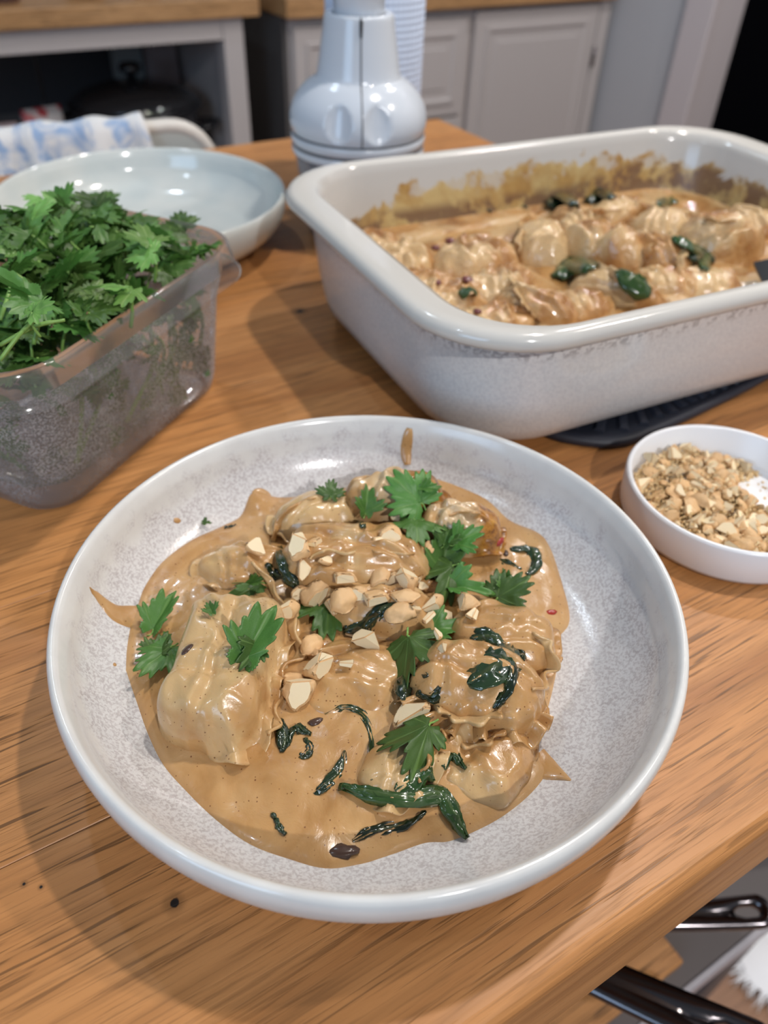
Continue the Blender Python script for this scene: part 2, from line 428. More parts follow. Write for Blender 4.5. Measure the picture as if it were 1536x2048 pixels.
d1 = empty('door_1', (0, 0, 0), ANG); struct(d1, 'doorway with a pale mauve frame, dark beyond')
FRM = plain('door_frame_paint', (.62, .56, .57), .4)
box('architrave', 1.885, 1.9045, 1.525, 1.615, FLZ, 1.19, FRM, d1, .003)
box('architrave', 1.885, 1.9045, .645, .735, FLZ, 1.19, FRM, d1, .003)
box('architrave', 1.885, 1.9045, .7355, 1.5245, 1.10, 1.19, FRM, d1, .003)
box('jamb', 1.906, 2.03, 1.545, 1.598, FLZ, 1.10, FRM, d1)
box('jamb', 1.906, 2.03, .662, .715, FLZ, 1.10, FRM, d1)
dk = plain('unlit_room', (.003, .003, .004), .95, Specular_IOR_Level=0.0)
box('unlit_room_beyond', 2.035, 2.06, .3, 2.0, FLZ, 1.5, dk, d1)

# ------------------------------------------------------------------ the island table
isl = empty('kitchen_island', (0, 0, 0), ANG)
tag(isl, 'oak topped kitchen island carrying all the food, with an open lower shelf', 'table')
N0, N1, UL, UR, TH = .041, .890, -1.15, .62, .058
np_ = 7; pw = (N1 - N0) / np_
for k in range(np_):
    y0, y1 = N0 + k * pw, N0 + (k + 1) * pw; e = .00012
    P = []
    def arc(cx, cz, r, a0, a1, n=5): return [(cx + r*math.cos(math.radians(a0+(a1-a0)*i/n)), cz + r*math.sin(math.radians(a0+(a1-a0)*i/n))) for i in range(n+1)]
    if k == 0: P = arc(y0 + .006, -.006, .006, 180, 90) 
    else: P = [(y0 + e, -.0003), (y0 + e + .0003, 0)]
    if k == np_ - 1: P += arc(y1 - .006, -.006, .006, 90, 0)
    else: P += [(y1 - e - .0003, 0), (y1 - e, -.0003)]
    P += [(y1 - e, -TH), (y0 + e, -TH)]
    L = [[(x, a, b) for a, b in P] for x in (UL, UR)]
    V, F_ = loops(L, True, True)
    o = build('plank', V, F_, MAT['oak_knots'] if k in (0, 1, 2, 3) else MAT['oak'], isl, smooth=False)
SHZ = -.42
box('shelf', -1.05, .57, .0525, .83, SHZ - .03, SHZ, MAT['taupe'], isl, .001)
box('shelf_trim', -1.05, .57, .0470, .0520, SHZ - .035, SHZ + .001, MAT['rail'], isl, .001)
for (a, b) in ((.53, .055), (.53, .82), (-1.08, .055), (-1.08, .82)):
    box('leg', a, a + .06, b + .008, b + .06, FLZ, -TH - .0005, MAT['taupe'], isl, .003)
box('apron', -1.02, .529, .085, .10, -TH - .06, -TH - .0005, MAT['taupe'], isl)
box('apron', -1.02, .529, .84, .855, -TH - .06, -TH - .0005, MAT['taupe'], isl)
box('apron', .57, .585, .117, .826, -TH - .06, -TH - .0005, MAT['taupe'], isl)

def saucepan(label, cu, cn, r, h, hdir, hlen, hz, wid):
    """pan on the lower shelf, handle leaving towards hdir (angle in the island's frame)"""
    t = empty('saucepan', un(cu, cn, SHZ + .0125), ANG); tag(t, label, 'saucepan', 'saucepans on the lower shelf')
    lathe('pan_body', [(0, .001), (r*.93, .001), (r*.99, .008), (r, .02), (r, h), (r+.003, h+.002), (r-.002, h+.003), (r-.003, .02), (r*.9, .006), (0, .005)], MAT['dark_steel'], t, 56)
    z0 = hz - SHZ - .0125
    # tapered flat bar with a rounded end and a hanging hole
    out = []
    for i in range(14): q = i/13; out.append((hlen*.97*q, -(wid*(.62 + .38*q))))
    for i in range(1, 16): a = math.radians(-90 + 180*i/16); out.append((hlen*.97 + wid*.9*math.cos(a), wid*math.sin(a)))
    for i in range(14): q = 1 - i/13; out.append((hlen*.97*q, wid*(.62 + .38*q)))
    for i in range(1, 5): out.append((0, wid*.62*(1 - 2*i/5)))
    hc = (hlen*.93, 0.0); L = []
    n = 10
    for k in range(n):
        a = 2*math.pi*k/n; w = .5 - .5*math.cos(a); z = math.copysign(abs(math.sin(a))**.6, math.sin(a))*.0048
        lp = []
        for (x, y) in out:
            d = math.atan2(y - hc[1], x - hc[0]); hx, hy = hc[0] + wid*.75*math.cos(d), hc[1] + wid*.40*math.sin(d)
            xx, yy = x + (hx - x)*w, y + (hy - y)*w
            lp.append((r + xx, yy, z0 + z - .010*math.sin(math.pi*min(1, xx/hlen))))
        L.append(lp)
    L.append(L[0]); V, F_ = loops(L)
    c, s_ = math.cos(hdir), math.sin(hdir); V = [(x*c - y*s_, x*s_ + y*c, z) for x, y, z in V]
    hd = ob('handle', weld(mesh('handle', V, F_, True, MAT['dark_steel'])), t)
    for q in (-.005, .005):
        P = [(r - .003, q, z0), (r + .012, q, z0 + .002)]; P = [(x*c - y*s_, x*s_ + y*c, z) for x, y, z in P]
        V, F_ = tube(P, .003, 8); build('rivet', V, F_, MAT['steel'], hd)
    return t
cbd = box('chopping_board', -.35, .345, .0640, .42, SHZ + .0004, SHZ + .0120, MAT['oak'], None, .002, None, (0, 0, ANG)); tag(cbd, 'oak chopping board lying on the lower shelf under the pans', 'chopping board')
saucepan('small steel saucepan whose handle with a hole points right below the table edge', .168, .163, .060, .075, R_(-30), .170, -.305, .0115)
saucepan('tall pan whose broad dark handle runs off the bottom of the picture', .0835, .2675, .070, .185, R_(-56.6), .262, -.245, .0145)

# furry bundle on the floor
def fur():
    c = Vector((.665, .475, FLZ)); t = empty('fur_rug', c); tag(t, 'fluffy white furry rug on the floorboards beside the island', 'rug')
    V, F_ = [], []
    n, mrow = 36, 14
    for j in range(mrow):
        for i in range(n):
            a = 2*math.pi*i/n; q = j/(mrow-1)
            rr = (.135 if True else 0) * q * (1 + .10*math.sin(3*a+1) + .07*math.sin(7*a))
            V.append((rr*math.cos(a)*1.3, rr*math.sin(a), .018 + .035*(1-q**2.2) + .008*nz(rr*40*math.cos(a), rr*40*math.sin(a))*(1-q)))
    for j in range(mrow-1):
        for i in range(n):
            k = (i+1) % n; F_.append((j*n+i, j*n+k, (j+1)*n+k, (j+1)*n+i))
    white = plain('white_fur', (.85, .83, .83), .8)
    b = ob('rug_base', weld(mesh('rug_base', V, F_, True, white)), t)
    # tufts
    V, F_ = [], []
    for i in range(5200):
        a = random.random()*2*math.pi; q = math.sqrt(random.random())
        rr = .135*q*(1 + .10*math.sin(3*a+1) + .07*math.sin(7*a))
        p = Vector((rr*math.cos(a)*1.3, rr*math.sin(a), .016 + .035*(1-q**2.2)))
        d = Vector((math.cos(a)*1.1*q + random.gauss(0, .4), math.sin(a)*1.1*q + random.gauss(0, .4), .5 - .75*q)).normalized()
        l = random.uniform(.012, .03); s = d.cross(Vector((0, 0, 1)))
        s = (s.normalized() if s.length > 1e-3 else Vector((1, 0, 0))) * random.uniform(.0008, .0018)
        e = p + d*l; e.z = max(e.z - l*.25*q, .002)
        k = len(V); V += [p - s, p + s, e]; F_.append((k, k+1, k+2))
    o = ob('fur', mesh('fur', V, F_, True, white), t); o['kind'] = 'stuff'
fur()

# ------------------------------------------------------------------ kitchen units behind
def raised_door(parent, name, u0, u1, z0, z1, y, frame=.035):
    """frame and panel door facing -y in the unit's frame"""
    o = box(name, u0, u1, y, y + .018, z0, z1, MAT['greige'], parent, .0015)
    a, b, c, d = u0 + frame, u1 - frame, z0 + frame, z1 - frame
    def rim(i, yy): return [(a+i, yy, c+i), (b-i, yy, c+i), (b-i, yy, d-i), (a+i, yy, d-i)]
    L = [rim(-.006, y + .0002), rim(-.004, y - .005), rim(.004, y - .005), rim(.010, y - .0005), rim(.030, y - .0008), rim(.032, y - .0035)]
    V, F_ = loops(L, False, True)
    build('door_panel', V, F_, MAT['greige'], o, smooth=False)
    return o
# cupboard run on the right
u2 = empty('kitchen_cupboard', (0, 0, 0), ANG); tag(u2, 'greige panelled kitchen cupboard run below the right oak worktop', 'cabinet')
box('carcass', .885, 1.882, 1.889, 2.46, FLZ + .1, -.0412, MAT['greige'], u2)
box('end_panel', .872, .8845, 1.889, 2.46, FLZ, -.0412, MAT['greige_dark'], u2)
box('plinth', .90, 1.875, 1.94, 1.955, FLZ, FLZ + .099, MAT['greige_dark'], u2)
for zz in ((-.288, -.062), (-.52, -.296), (-.79, -.528)):
    for (a, b) in ((.892, 1.126), (1.134, 1.388)):
        o = raised_door(u2, 'drawer_front', a, b, zz[0], zz[1], 1.8705)
o = raised_door(u2, 'door', 1.412, 1.838, -.79, -.052, 1.8705, .04)
for z in (-.18, -.66):
    V, F_ = tube([(1.842, 1.866, z - .025), (1.842, 1.866, z + .025)], .005, 8); build('hinge', V, F_, MAT['dark_steel'], o)
box('stile', 1.844, 1.882, 1.872, 1.888, FLZ + .1, -.0415, MAT['greige'], u2, .001)
wt2 = box('oak_worktop', .868, 1.884, 1.852, 2.465, -.04, 0, MAT['oak_far'], bev=.003, rot=(0, 0, ANG))
tag(wt2, 'oak worktop on the greige cupboard run, right of the dark gap', 'worktop')
# open unit on the left
u1 = empty('open_shelf_unit', (0, 0, 0), ANG); tag(u1, 'greige open shelf unit below the left oak worktop', 'shelf unit')
box('apron_rail', -.60, .732, 1.905, 1.925, -.080, -.0362, MAT['greige'], u1, .001)
for a in (.733, -.65): 
    box('post', a, a + .049, 1.904, 1.953, FLZ, -.0362, MAT['greige'], u1, .002)
    box('post', a, a + .049, 2.40, 2.449, FLZ, -.0362, MAT['greige'], u1, .002)
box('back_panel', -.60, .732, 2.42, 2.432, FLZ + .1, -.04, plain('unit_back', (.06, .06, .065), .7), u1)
box('side_panel', .752, .764, 1.954, 2.399, FLZ + .1, -.0362, MAT['greige'], u1)
box('inner_shelf', -.60, .75, 1.93, 2.418, -.36, -.34, MAT['greige'], u1)
box('inner_shelf', -.60, .75, 1.93, 2.418, -.78, -.76, MAT['greige'], u1)
wt1 = box('oak_worktop', -.75, .818, 1.886, 2.465, -.036, 0, MAT['oak_far'], bev=.003, rot=(0, 0, ANG))
tag(wt1, 'oak worktop on the open shelf unit, left of the dark gap', 'worktop')
# slow cooker on the inner shelf
sk = empty('slow_cooker', un(.565, 2.10, -.3395)); tag(sk, 'black and steel slow cooker with glass lid on the open shelf', 'slow cooker')
lathe('base', [(0, .0), (.13, 0), (.14, .006), (.146, .03), (.148, .085), (.150, .09), (.14, .091), (0, .091)], MAT['steel'], sk, 48)
lathe('inner_pot', [(.13, .0912), (.152, .0915), (.160, .100), (.160, .108), (.152, .111), (.13, .112), (0, .112)], MAT['black_plastic'], sk, 48)
lathe('lid', [(.150, .1125), (.150, .118), (.12, .134), (.07, .148), (0, .153)], plain('smoky_lid_glass', (.02, .02, .022), .06), sk, 48)
lathe('lid_knob', [(0, .153), (.012, .153), (.011, .168), (.026, .174), (.027, .186), (.02, .192), (0, .193)], MAT['black_plastic'], sk, 24)
for s in (-1, 1):
    P = catmull([(s*.146, -.04, .06), (s*.185, -.03, .065), (s*.19, 0, .066), (s*.185, .03, .065), (s*.146, .04, .06)], 5)
    V, F_ = tube(P, .008, 8); build('side_handle', V, F_, MAT['black_plastic'], sk)
cb = catmull([(0, 0, .27), (.006, .0, .20), (.0, .004, .12), (-.02, -.02, .06), (-.05, -.03, .004)], 6)
V, F_ = tube(cb, .004, 8); o = build('power_cable', V, F_, MAT['black_plastic'], None, loc=un(.355, 2.13, -.338)); tag(o, 'black power cable hanging inside the open shelf', 'cable')
# packets on the shelf
def packet(label, u, n, w, d, h, mat, rz=0):
    V, F_ = [], []
    for j in range(9):
        q = j/8; wd = w*(1 + .06*math.sin(q*9)); dd = d*(1 - .85*q**3)
        for i in range(16):
            a = 2*math.pi*i/16; cx = abs(math.cos(a))**.5*math.copysign(1, math.cos(a)); cy = abs(math.sin(a))**.6*math.copysign(1, math.sin(a))
            V.append((wd*cx + .004*nz(i, j), dd*cy, h*q))
    for j in range(8):
        for i in range(16):
            k = (i+1) % 16; F_.append((j*16+i, j*16+k, (j+1)*16+k, (j+1)*16+i))
    F_ += [tuple(range(16))[::-1], tuple(8*16+i for i in range(16))]
    o = build('food_packet', V, F_, mat, None, loc=un(u, n, -.3395), rot=(0, 0, ANG + rz)); tag(o, label, 'packet')
tp = NT('red_white_packet'); gz = tp.coord('Object'); x_, y_, z_ = tp.sep(gz)
tp.p(Base_Color=tp.mix(tp.math('GREATER_THAN', tp.noise(gz, 30, 2), .55), (.45, .43, .43), (.35, .04, .05)), Roughness=.35)
packet('red and white foil packet lying beside the slow cooker', .335, 2.06, .045, .03, .125, tp.m, .2)
packet('dull pink food packet at the left edge of the open shelf', .235, 2.04, .04, .03, .105, plain('pink_packet', (.42, .33, .34), .5))
bx = box('carton', -.035, .035, -.03, .03, 0, .245, plain('pale_carton', (.40, .33, .33), .6), None, .002, un(.705, 2.30, -.34), (0, 0, ANG)); tag(bx, 'pale tall carton standing behind the slow cooker', 'carton')
bx = box('carton', -.035, .035, -.03, .03, 0, .255, plain('grey_carton', (.35, .38, .38), .6), None, .002, un(.80-.17, 2.36, -.34), (0, 0, ANG)); tag(bx, 'grey carton at the back of the open shelf', 'carton')
# jars on the left worktop
jr = clear('pink_jar_glass', (.80, .62, .58), .05, (0, 0, 0, .3), (.48, .30, .25))
for (u, n, r, h, lb) in ((.30, 1.985, .035, .09, 'small pinkish glass jar on the left oak worktop'), (.47, 2.01, .04, .11, 'wider pinkish glass jar on the left oak worktop'), (.60, 2.0, .026, .12, 'narrow pinkish glass jar on the left oak worktop')):
    t = empty('glass_jar', un(u, n, .0002)); tag(t, lb, 'jar', 'jars on the left worktop')
    lathe('jar_body', [(0, 0), (r*.9, 0), (r, .006), (r, h*.8), (r*.8, h*.92), (r*.8, h), (r*.76, h), (r*.76, h*.92), (r*.95, h*.79), (r*.95, .008), (0, .006)], jr, t, 32)
    lathe('jar_lid', [(0, h+.0005), (r*.85, h+.0005), (r*.86, h+.014), (r*.8, h+.016), (0, h+.016)], MAT['steel'], t, 32)

# ------------------------------------------------------------------ chair with towel beyond the table
CHN = .935; CR = math.radians(-5)
ch = empty('chair', un(.13, CHN, FLZ), ANG + CR); tag(ch, 'pale sage chair with rounded backrest beyond the far table edge', 'chair')
SAGE = plain('sage_panel', (.46, .48, .455), .45); CREAM = plain('cream_edge', (.62, .585, .54), .4)
zt = .019 - FLZ
def rr_vert(w, h, r, y, cz): return [(a, y, cz + b) for a, b in rrect(w, h, r, 8)]
L = [rr_vert(.195, .135, .045, -.004, zt - .14), rr_vert(.195, .135, .045, .010, zt - .14)]
V, F_ = loops(L, True, True); build('backrest_panel', V, F_, SAGE, ch, smooth=False)
P = [(a, .003, zt - .14 + b) for a, b in rrect(.198, .138, .048, 8)]; P.append(P[0])
V, F_ = tube(P, .0085, 8, False); build('backrest_frame', V, F_, CREAM, ch)
L = [[(a, -.20 + b, z) for a, b in rrect(.20, .19, .05, 6)] for z in (.435, .442, .455, .46)]
V, F_ = loops(L, True, True); build('seat', V, F_, SAGE, ch, smooth=False)
for sx in (-1, 1):
    V, F_ = tube([(sx*.17, -.35, .434), (sx*.185, -.375, 0)], [.016, .012], 10); build('leg', V, F_, CREAM, ch)
    V, F_ = tube([(sx*.165, .0, zt - .26), (sx*.175, -.01, .434), (sx*.185, .02, 0)], [.014, .016, .012], 10); build('leg', V, F_, CREAM, ch)
tw = NT('blue_print_towel'); g = tw.coord('Object'); nn = tw.noise(g, 22, 4, .6, 1.5)
tw.p(Base_Color=tw.mix(tw.ramp(nn, [(.47, 0), (.60, 1)]), (.66, .66, .66), (.25, .36, .55)), Roughness=.85, Normal=tw.bump(tw.noise(g, 900, 2), .2, .0005))
V, F_ = [], []; nu, nv = 70, 30
for i in range(nu):
    uu = -.20 + .325 * i/(nu-1)
    for j in range(nv):
        s = -.13 + .25*j/(nv-1); fold = .007*math.sin(uu*115 + .6*math.sin(uu*60)) + .004*math.sin(uu*230 + s*20)
        top = .0125
        if abs(s) < .016: a = s/.016*math.pi/2; y = math.sin(a)*top; z = math.cos(a)*top - .0005
        else: y = math.copysign(top, s); z = -(abs(s) - .016)
        amp = min(1, max(0, abs(s) - .004)/.05)
        y += math.copysign(1, s)*(max(0, fold + .008)*amp + .004*amp)
        V.append((uu + .004*math.sin(s*40 + uu*30), y + .003, zt + z + .0015 + .0020*math.sin(uu*115)*(1 if abs(s) < .02 else 0)))
for i in range(nu-1):
    for j in range(nv-1): F_.append((i*nv+j, i*nv+j+1, (i+1)*nv+j+1, (i+1)*nv+j))
tow = build('tea_towel', V, F_, tw.m, None, loc=un(.13, CHN, FLZ), rot=(0, 0, ANG + CR)); tow.modifiers.new('cloth_thickness', 'SOLIDIFY').thickness = .0015
tag(tow, 'white and blue patterned tea towel draped over the chair back', 'towel')

# ------------------------------------------------------------------ bowls
BC = Vector((-.0034, .2090, 0)); BR = .1208
def zin(r):
    """inner height of the pasta bowl"""
    if r <= .076: return .0080
    q = min((r - .076)/.0395, 1.0); return .0080 + .0340*(1 - math.sqrt(max(0, 1 - q*q)))
def bowl_profile():
    P = [(0, .003), (.058, .003), (.062, .0), (.068, .0), (.072, .003)]
    for i in range(1, 13):
        a = math.radians(90*i/12)*.985; P.append((.072 + (BR - .072)*math.sin(a), .003 + .0355*(1 - math.cos(a))))
    P += [(BR, .0400), (BR - .0004, .0425), (BR - .0012, .0441), (BR - .0024, .0447), (BR - .0036, .0441), (BR - .0046, .0424), (BR - .0062, .0385), (BR - .0070, .0362)]
    for i in range(0, 13):
        q = 1 - i/12.0; r = .076 + .0372*(q**.55 if q > 0 else 0); P.append((r, zin(r)))
    P += [(.05, .0080), (.02, .0078), (0, .0078)]
    return P
pb = lathe('pasta_bowl', bowl_profile(), MAT['bowl'], None, 160, BC, lambda a, r: 1 + .004*math.sin(2*a + .5) + .003*math.sin(3*a))
tag(pb, 'white speckled glazed pasta bowl full of saucy dumplings in the foreground', 'bowl')
B2 = Vector((-.2085, .642, 0))
eb = lathe('pasta_bowl', bowl_profile(), MAT['celadon'], None, 128, B2); eb.scale = (.97, .97, 1.0); tag(eb, 'empty pale celadon glazed bowl behind the tub of herbs', 'bowl')

# height of whatever lies at a point of the bowl (drop test against the food meshes)
from mathutils.bvhtree import BVHTree
def bvh_of(objs):
    V, F_ = [], []
    for o in objs:
        mw = Matrix.LocRotScale(o.location, o.rotation_euler, o.scale); b = len(V)
        V += [mw @ v.co for v in o.data.vertices]; F_ += [tuple(i + b for i in p.vertices) for p in o.data.polygons]
    return BVHTree.FromPolygons(V, F_)
FOOD_TREE = [bvh_of([pb])]
def hit(u, v, tree=None):
    """first food surface seen along a sight line: a point on the heap"""
    d = Vector(RM @ np.array([u - 768.0, v - 1024.0, FPX])).normalized()
    p, nrm, i, dist = (tree or FOOD_TREE[0]).ray_cast(Vector(CAM), d)
    if p is None: return at(u, v, .02), Vector((0, 0, 1))
    if nrm.z < 0: nrm = -nrm
    return p, nrm
BOWL_TREE = FOOD_TREE[0]

# ------------------------------------------------------------------ sauce in the bowl
OUT = [(250,1340),(252,1300),(258,1262),(264,1235),(275,1208),(290,1170),(325,1122),(380,1080),(440,1052),(480,1030),(500,985),(530,985),(560,992),(640,985),(740,960),(850,950),(960,990),(1020,1040),(1075,1065),(1100,1095),(1120,1150),(1138,1215),(1138,1250),(1115,1282),(1118,1320),(1108,1375),(1092,1440),(1080,1500),(1088,1530),(1092,1552),(1060,1592),(1010,1632),(960,1660),(900,1684),(850,1688),(780,1712),(720,1730),(650,1738),(580,1720),(500,1690),(430,1640),(370,1582),(325,1530),(295,1470),(272,1405)]
def sauce_pt(u, v):
    p = hit(u, v, BOWL_TREE)[0]; return Vector((p.x - BC.x, p.y - BC.y))
OP = [sauce_pt(u, v) for u, v in OUT]
ring = catmull([(p.x, p.y) for p in OP] + [(OP[0].x, OP[0].y)], 6)[:-1]
CTR = np.mean(np.array(ring), axis=0)
LEVEL = .0205
nb = len(ring); nr = 60; V = []; F_ = []
for j in range(nr + 1):
    q = j/nr; f = 1 - (1 - q)**1.0
    for i in range(nb):
        p = CTR + (ring[i] - CTR)*(1 - q)
        r = math.hypot(*p); d = q*np.linalg.norm(ring[i] - CTR)     # distance from the edge
        th = .0046*(1 - math.exp(-d/.0050)) if j else -.0004
        z = zin(r) + th
        z = z + max(0, LEVEL - z)*min(1, d/.022)*.6
        z += (.0011*nz(p[0]*60, p[1]*60, 1) + .0006*nz(p[0]*170, p[1]*170, 5))*min(1, d/.01)
        V.append((p[0], p[1], z))
for j in range(nr):
    for i in range(nb):
        k = (i + 1) % nb; F_.append((j*nb+i, j*nb+k, (j+1)*nb+k, (j+1)*nb+i))
me = weld(mesh('peanut_sauce', V, F_, True, MAT['sauce']), 1e-5)
so = ob('peanut_sauce', me, None, BC); tag(so, 'pool of creamy tan peanut sauce spread in the speckled bowl', 'sauce')
def drip(label, pts, wid):
    """smear of sauce hugging the bowl wall; wid = half widths along it"""
    c = [Vector(q) for q in catmull([tuple(hit(u, v, BOWL_TREE)[0]) for u, v in pts], 6)]; V, F_ = [], []
    n = len(c); k = 11; ws = wid if hasattr(wid, '__len__') else None
    for i in range(n):
        nr_ = BOWL_TREE.find_nearest(c[i])[1]; nr_ = nr_ if nr_.z > 0 else -nr_
        t = (c[min(i+1, n-1)] - c[max(i-1, 0)]).normalized(); s = t.cross(nr_).normalized(); q = i/(n-1)
        if ws: a_ = q*(len(ws)-1); b_ = min(int(a_), len(ws)-2); w = ws[b_] + (ws[b_+1] - ws[b_])*(a_ - b_)
        else: w = wid*(math.sin(math.pi*(.08 + .86*q)))**.45
        for j in range(k):
            a = 2*j/(k-1) - 1; p, nn, _, _ = BOWL_TREE.find_nearest(c[i] + s*w*a); nn = nn if nn.z > 0 else -nn
            V.append(p + nn*(.0011*math.sqrt(max(0, 1 - a*a))*min(1, w/.002) - .0001) - c[0])
    for i in range(n-1):
        for j in range(k-1): F_.append((i*k+j, i*k+j+1, (i+1)*k+j+1, (i+1)*k+j))
    o = build('sauce_smear', V, F_, MAT['sauce'], None, loc=c[0]); tag(o, label, 'sauce')
drip('thin streak of sauce running up the far wall of the bowl', [(815, 930), (812, 905), (815, 878), (819, 856)], .0030)
drip('tapering tongue of sauce smeared up the left bowl wall', [(292, 1236), (262, 1234), (232, 1226), (208, 1206), (192, 1189), (179, 1174)], [.0066, .0058, .0042, .0026, .0016, .0003])
drip('short tongue of sauce at the lower right of the pool', [(1066, 1520), (1096, 1540), (1120, 1551), (1142, 1561)], [.0070, .0050, .0026, .0004])
drip('single round drop of sauce on the upper left bowl wall', [(347, 1040), (354, 1041), (361, 1042)], .0014)
drip('faint sauce drop on the left bowl wall beside the pool', [(226, 1328), (229, 1329), (233, 1330)], .0009)
drip('small splash of sauce at the upper left edge of the pool', [(505, 992), (520, 990), (540, 995)], .0036)

# ------------------------------------------------------------------ dumplings
def dumpling_mesh(name, L, Wd, H, p=2.6, flange=.22, waves=9, amp=.004, seed=0, mats=None, side=None, ridge=0.0, k=3.0, lump=1.0, pleats=4):
    """parcel of dough: flat-topped body with creases on a superellipse plan, thin ruffled flange on one side"""
    rr = random.Random(seed*13 + 5); nb, nr = 96, 34; V, F_ = [], []
    cre = [(rr.uniform(0, 6.28), rr.uniform(-.65, .65), rr.uniform(.5, 1.0), rr.uniform(-.6, .6)) for _ in range(pleats)]
    sd = seed*3.17
    for j in range(nr + 1):
        q = j/nr
        for i in range(nb):
            a = 2*math.pi*i/nb; ca, sa = math.cos(a), math.sin(a)
            R = (abs(ca)**p + abs(sa)**p)**(-1/p)*(1 + .07*nz(ca*1.6 + sd, sa*1.6, sd) + .03*nz(ca*4 + sd, sa*4, sd))
            fl = flange
            if side is not None:
                dlt = math.cos(a - side); fl = flange*(max(0.0, dlt)**.6 + .02)
            qq = q*(1 + fl); fw = min(1.0, fl/max(flange, 1e-6)*1.2)
            x, y = L*R*ca*qq, Wd*R*sa*qq
            z = H*(1 - min(1.0, qq)**k)**.55
            if qq > .80:
                w = min(1, (qq - .80)/.25)
                z += w*fw*(amp*math.sin(waves*a + sd + .8*math.sin(3*a)) + amp*.8)
            body = min(1, max(0.0, 1.12 - qq)*3)
            for (th, off, dep, bend) in cre:
                c, s = math.cos(th), math.sin(th); X, Y = x/L, y/Wd
                d = X*c + Y*s - off + bend*(X*s - Y*c)**2*.6
                z += body*H*.10*dep*(math.exp(-(d/.10)**2)*-1.0 + .75*math.exp(-((d - .17)/.11)**2))
            z += lump*body*(.0016*nz(x*70 + sd, y*70, sd) + .0012*nz(x*160 + sd*2, y*160, sd + 4) + ridge*(1 - 2*abs(nz(x*120, y*55 + sd, sd))))
            x += .0018*lump*nz(x*90, y*90, sd + 9); y += .0018*lump*nz(x*90, y*90, sd + 19)
            V.append((x, y, z))
    for j in range(nr):
        for i in range(nb):
            kx = (i+1) % nb; F_.append((j*nb+i, j*nb+kx, (j+1)*nb+kx, (j+1)*nb+i))
    base = nr*nb; ring2 = len(V)
    for i in range(nb):
        v = V[base+i]; V.append((v[0]*.98, v[1]*.98, v[2] - .0011))
    ring3 = len(V)
    for i in range(nb):
        v = V[base+i]; V.append((v[0]*.72, v[1]*.72, -.0035))
    c0 = len(V); V.append((0, 0, -.004))
    for i in range(nb):
        kx = (i+1) % nb; F_ += [(base+i, base+kx, ring2+kx, ring2+i), (ring2+i, ring2+kx, ring3+kx, ring3+i), (ring3+i, ring3+kx, c0)]
    return weld(mesh(name, V, F_, True, mats), 2e-6)
def dumpling(label, u, v, z, L, Wd, H, rz=0, tilt=(0, 0), mat=None, group='dumplings in the speckled bowl', **kw):
    me = dumpling_mesh('dumpling', L, Wd, H, mats=mat, **kw)
    p = at(u, v, z + H*.6); o = ob('dumpling', me, None, (p.x, p.y, z), (tilt[0], tilt[1], rz)); tag(o, label, 'dumpling', group)
    return o
DM = MAT['dump']
dumpling('long rolled dumpling parcel at the left of the bowl with coriander on it', 445, 1312, .0175, .0190, .0320, .0205, R_(-3), (R_(2), 0), DM[0], p=6.0, flange=.26, waves=13, amp=.0030, seed=1, side=R_(5), ridge=.0011, k=7.0, pleats=3)
dumpling('crumpled sauce-covered dumpling skin behind the long left parcel', 490, 1118, .0165, .019, .012, .0105, R_(12), (0, 0), DM[1], p=2.2, flange=.20, waves=7, amp=.0018, seed=2, ridge=.001)
dumpling('broad creamy dumpling at the back of the bowl below the peanuts and coriander', 715, 1100, .0190, .0330, .0180, .0185, R_(3), (R_(6), 0), DM[2], p=2.8, flange=.28, waves=15, amp=.0028, seed=3, side=R_(-90), ridge=.0008, k=4.0, pleats=5)
dumpling('thin pale dumpling skin at the upper left behind the broad creamy one', 640, 1020, .0175, .0215, .0130, .0150, R_(14), (0, R_(4)), DM[0], p=2.4, flange=.18, waves=9, amp=.0018, seed=14, side=R_(170), ridge=.0008, k=3.0, pleats=3)
dumpling('crisp-ended dumpling furthest back in the bowl', 790, 982, .0225, .0250, .0110, .0185, R_(3), (0, R_(-5)), MAT['dump_brown'], p=3.4, flange=.16, waves=8, amp=.0016, seed=4, side=0.0, ridge=.001, k=4.0)
dumpling('crisp-ended dumpling at the back right of the bowl', 920, 1042, .0200, .0190, .0115, .0175, R_(-8), (0, R_(-2)), MAT['dump_brown'], p=3.4, flange=.16, waves=8, amp=.0016, seed=5, side=0.0, ridge=.001, k=4.0)
dumpling('low sauce-covered dumpling under the central peanuts', 770, 1205, .0165, .024, .0135, .0140, R_(-5), (0, 0), DM[1], p=2.3, flange=.08, waves=8, amp=.001, seed=6)
dumpling('smooth sauce-coated dumpling at the right of the bowl', 1005, 1262, .0155, .0220, .0175, .0135, R_(-12), (0, 0), MAT['sauce'], p=2.5, flange=.14, waves=8, amp=.0018, seed=7, side=R_(20), k=3.5)
dumpling('dumpling with spinach showing through, right of centre', 960, 1352, .0185, .0245, .0175, .0155, R_(-12), (R_(5), R_(3)), MAT['sauce'], p=2.8, flange=.34, waves=17, amp=.0042, seed=8, side=R_(-85), ridge=.0012, k=4.5, pleats=4)
dumpling('pale folded dumpling at the lower right of the bowl', 955, 1492, .0118, .0215, .0190, .0082, R_(-35), (0, 0), DM[2], p=2.3, flange=.30, waves=9, amp=.0030, seed=9, side=R_(120), ridge=.0014, k=3.0, pleats=5)
dumpling('half-sunken dumpling in the middle of the sauce', 715, 1345, .0125, .027, .019, .0095, R_(8), (0, 0), MAT['sauce'], p=2.4, flange=.05, waves=8, amp=.001, seed=10)
dumpling('small flat fold of dough among the spinach in the lower middle', 800, 1520, .0165, .0170, .0110, .0070, R_(50), (0, 0), DM[0], p=2.4, flange=.34, waves=8, amp=.0028, seed=11, side=R_(-80))

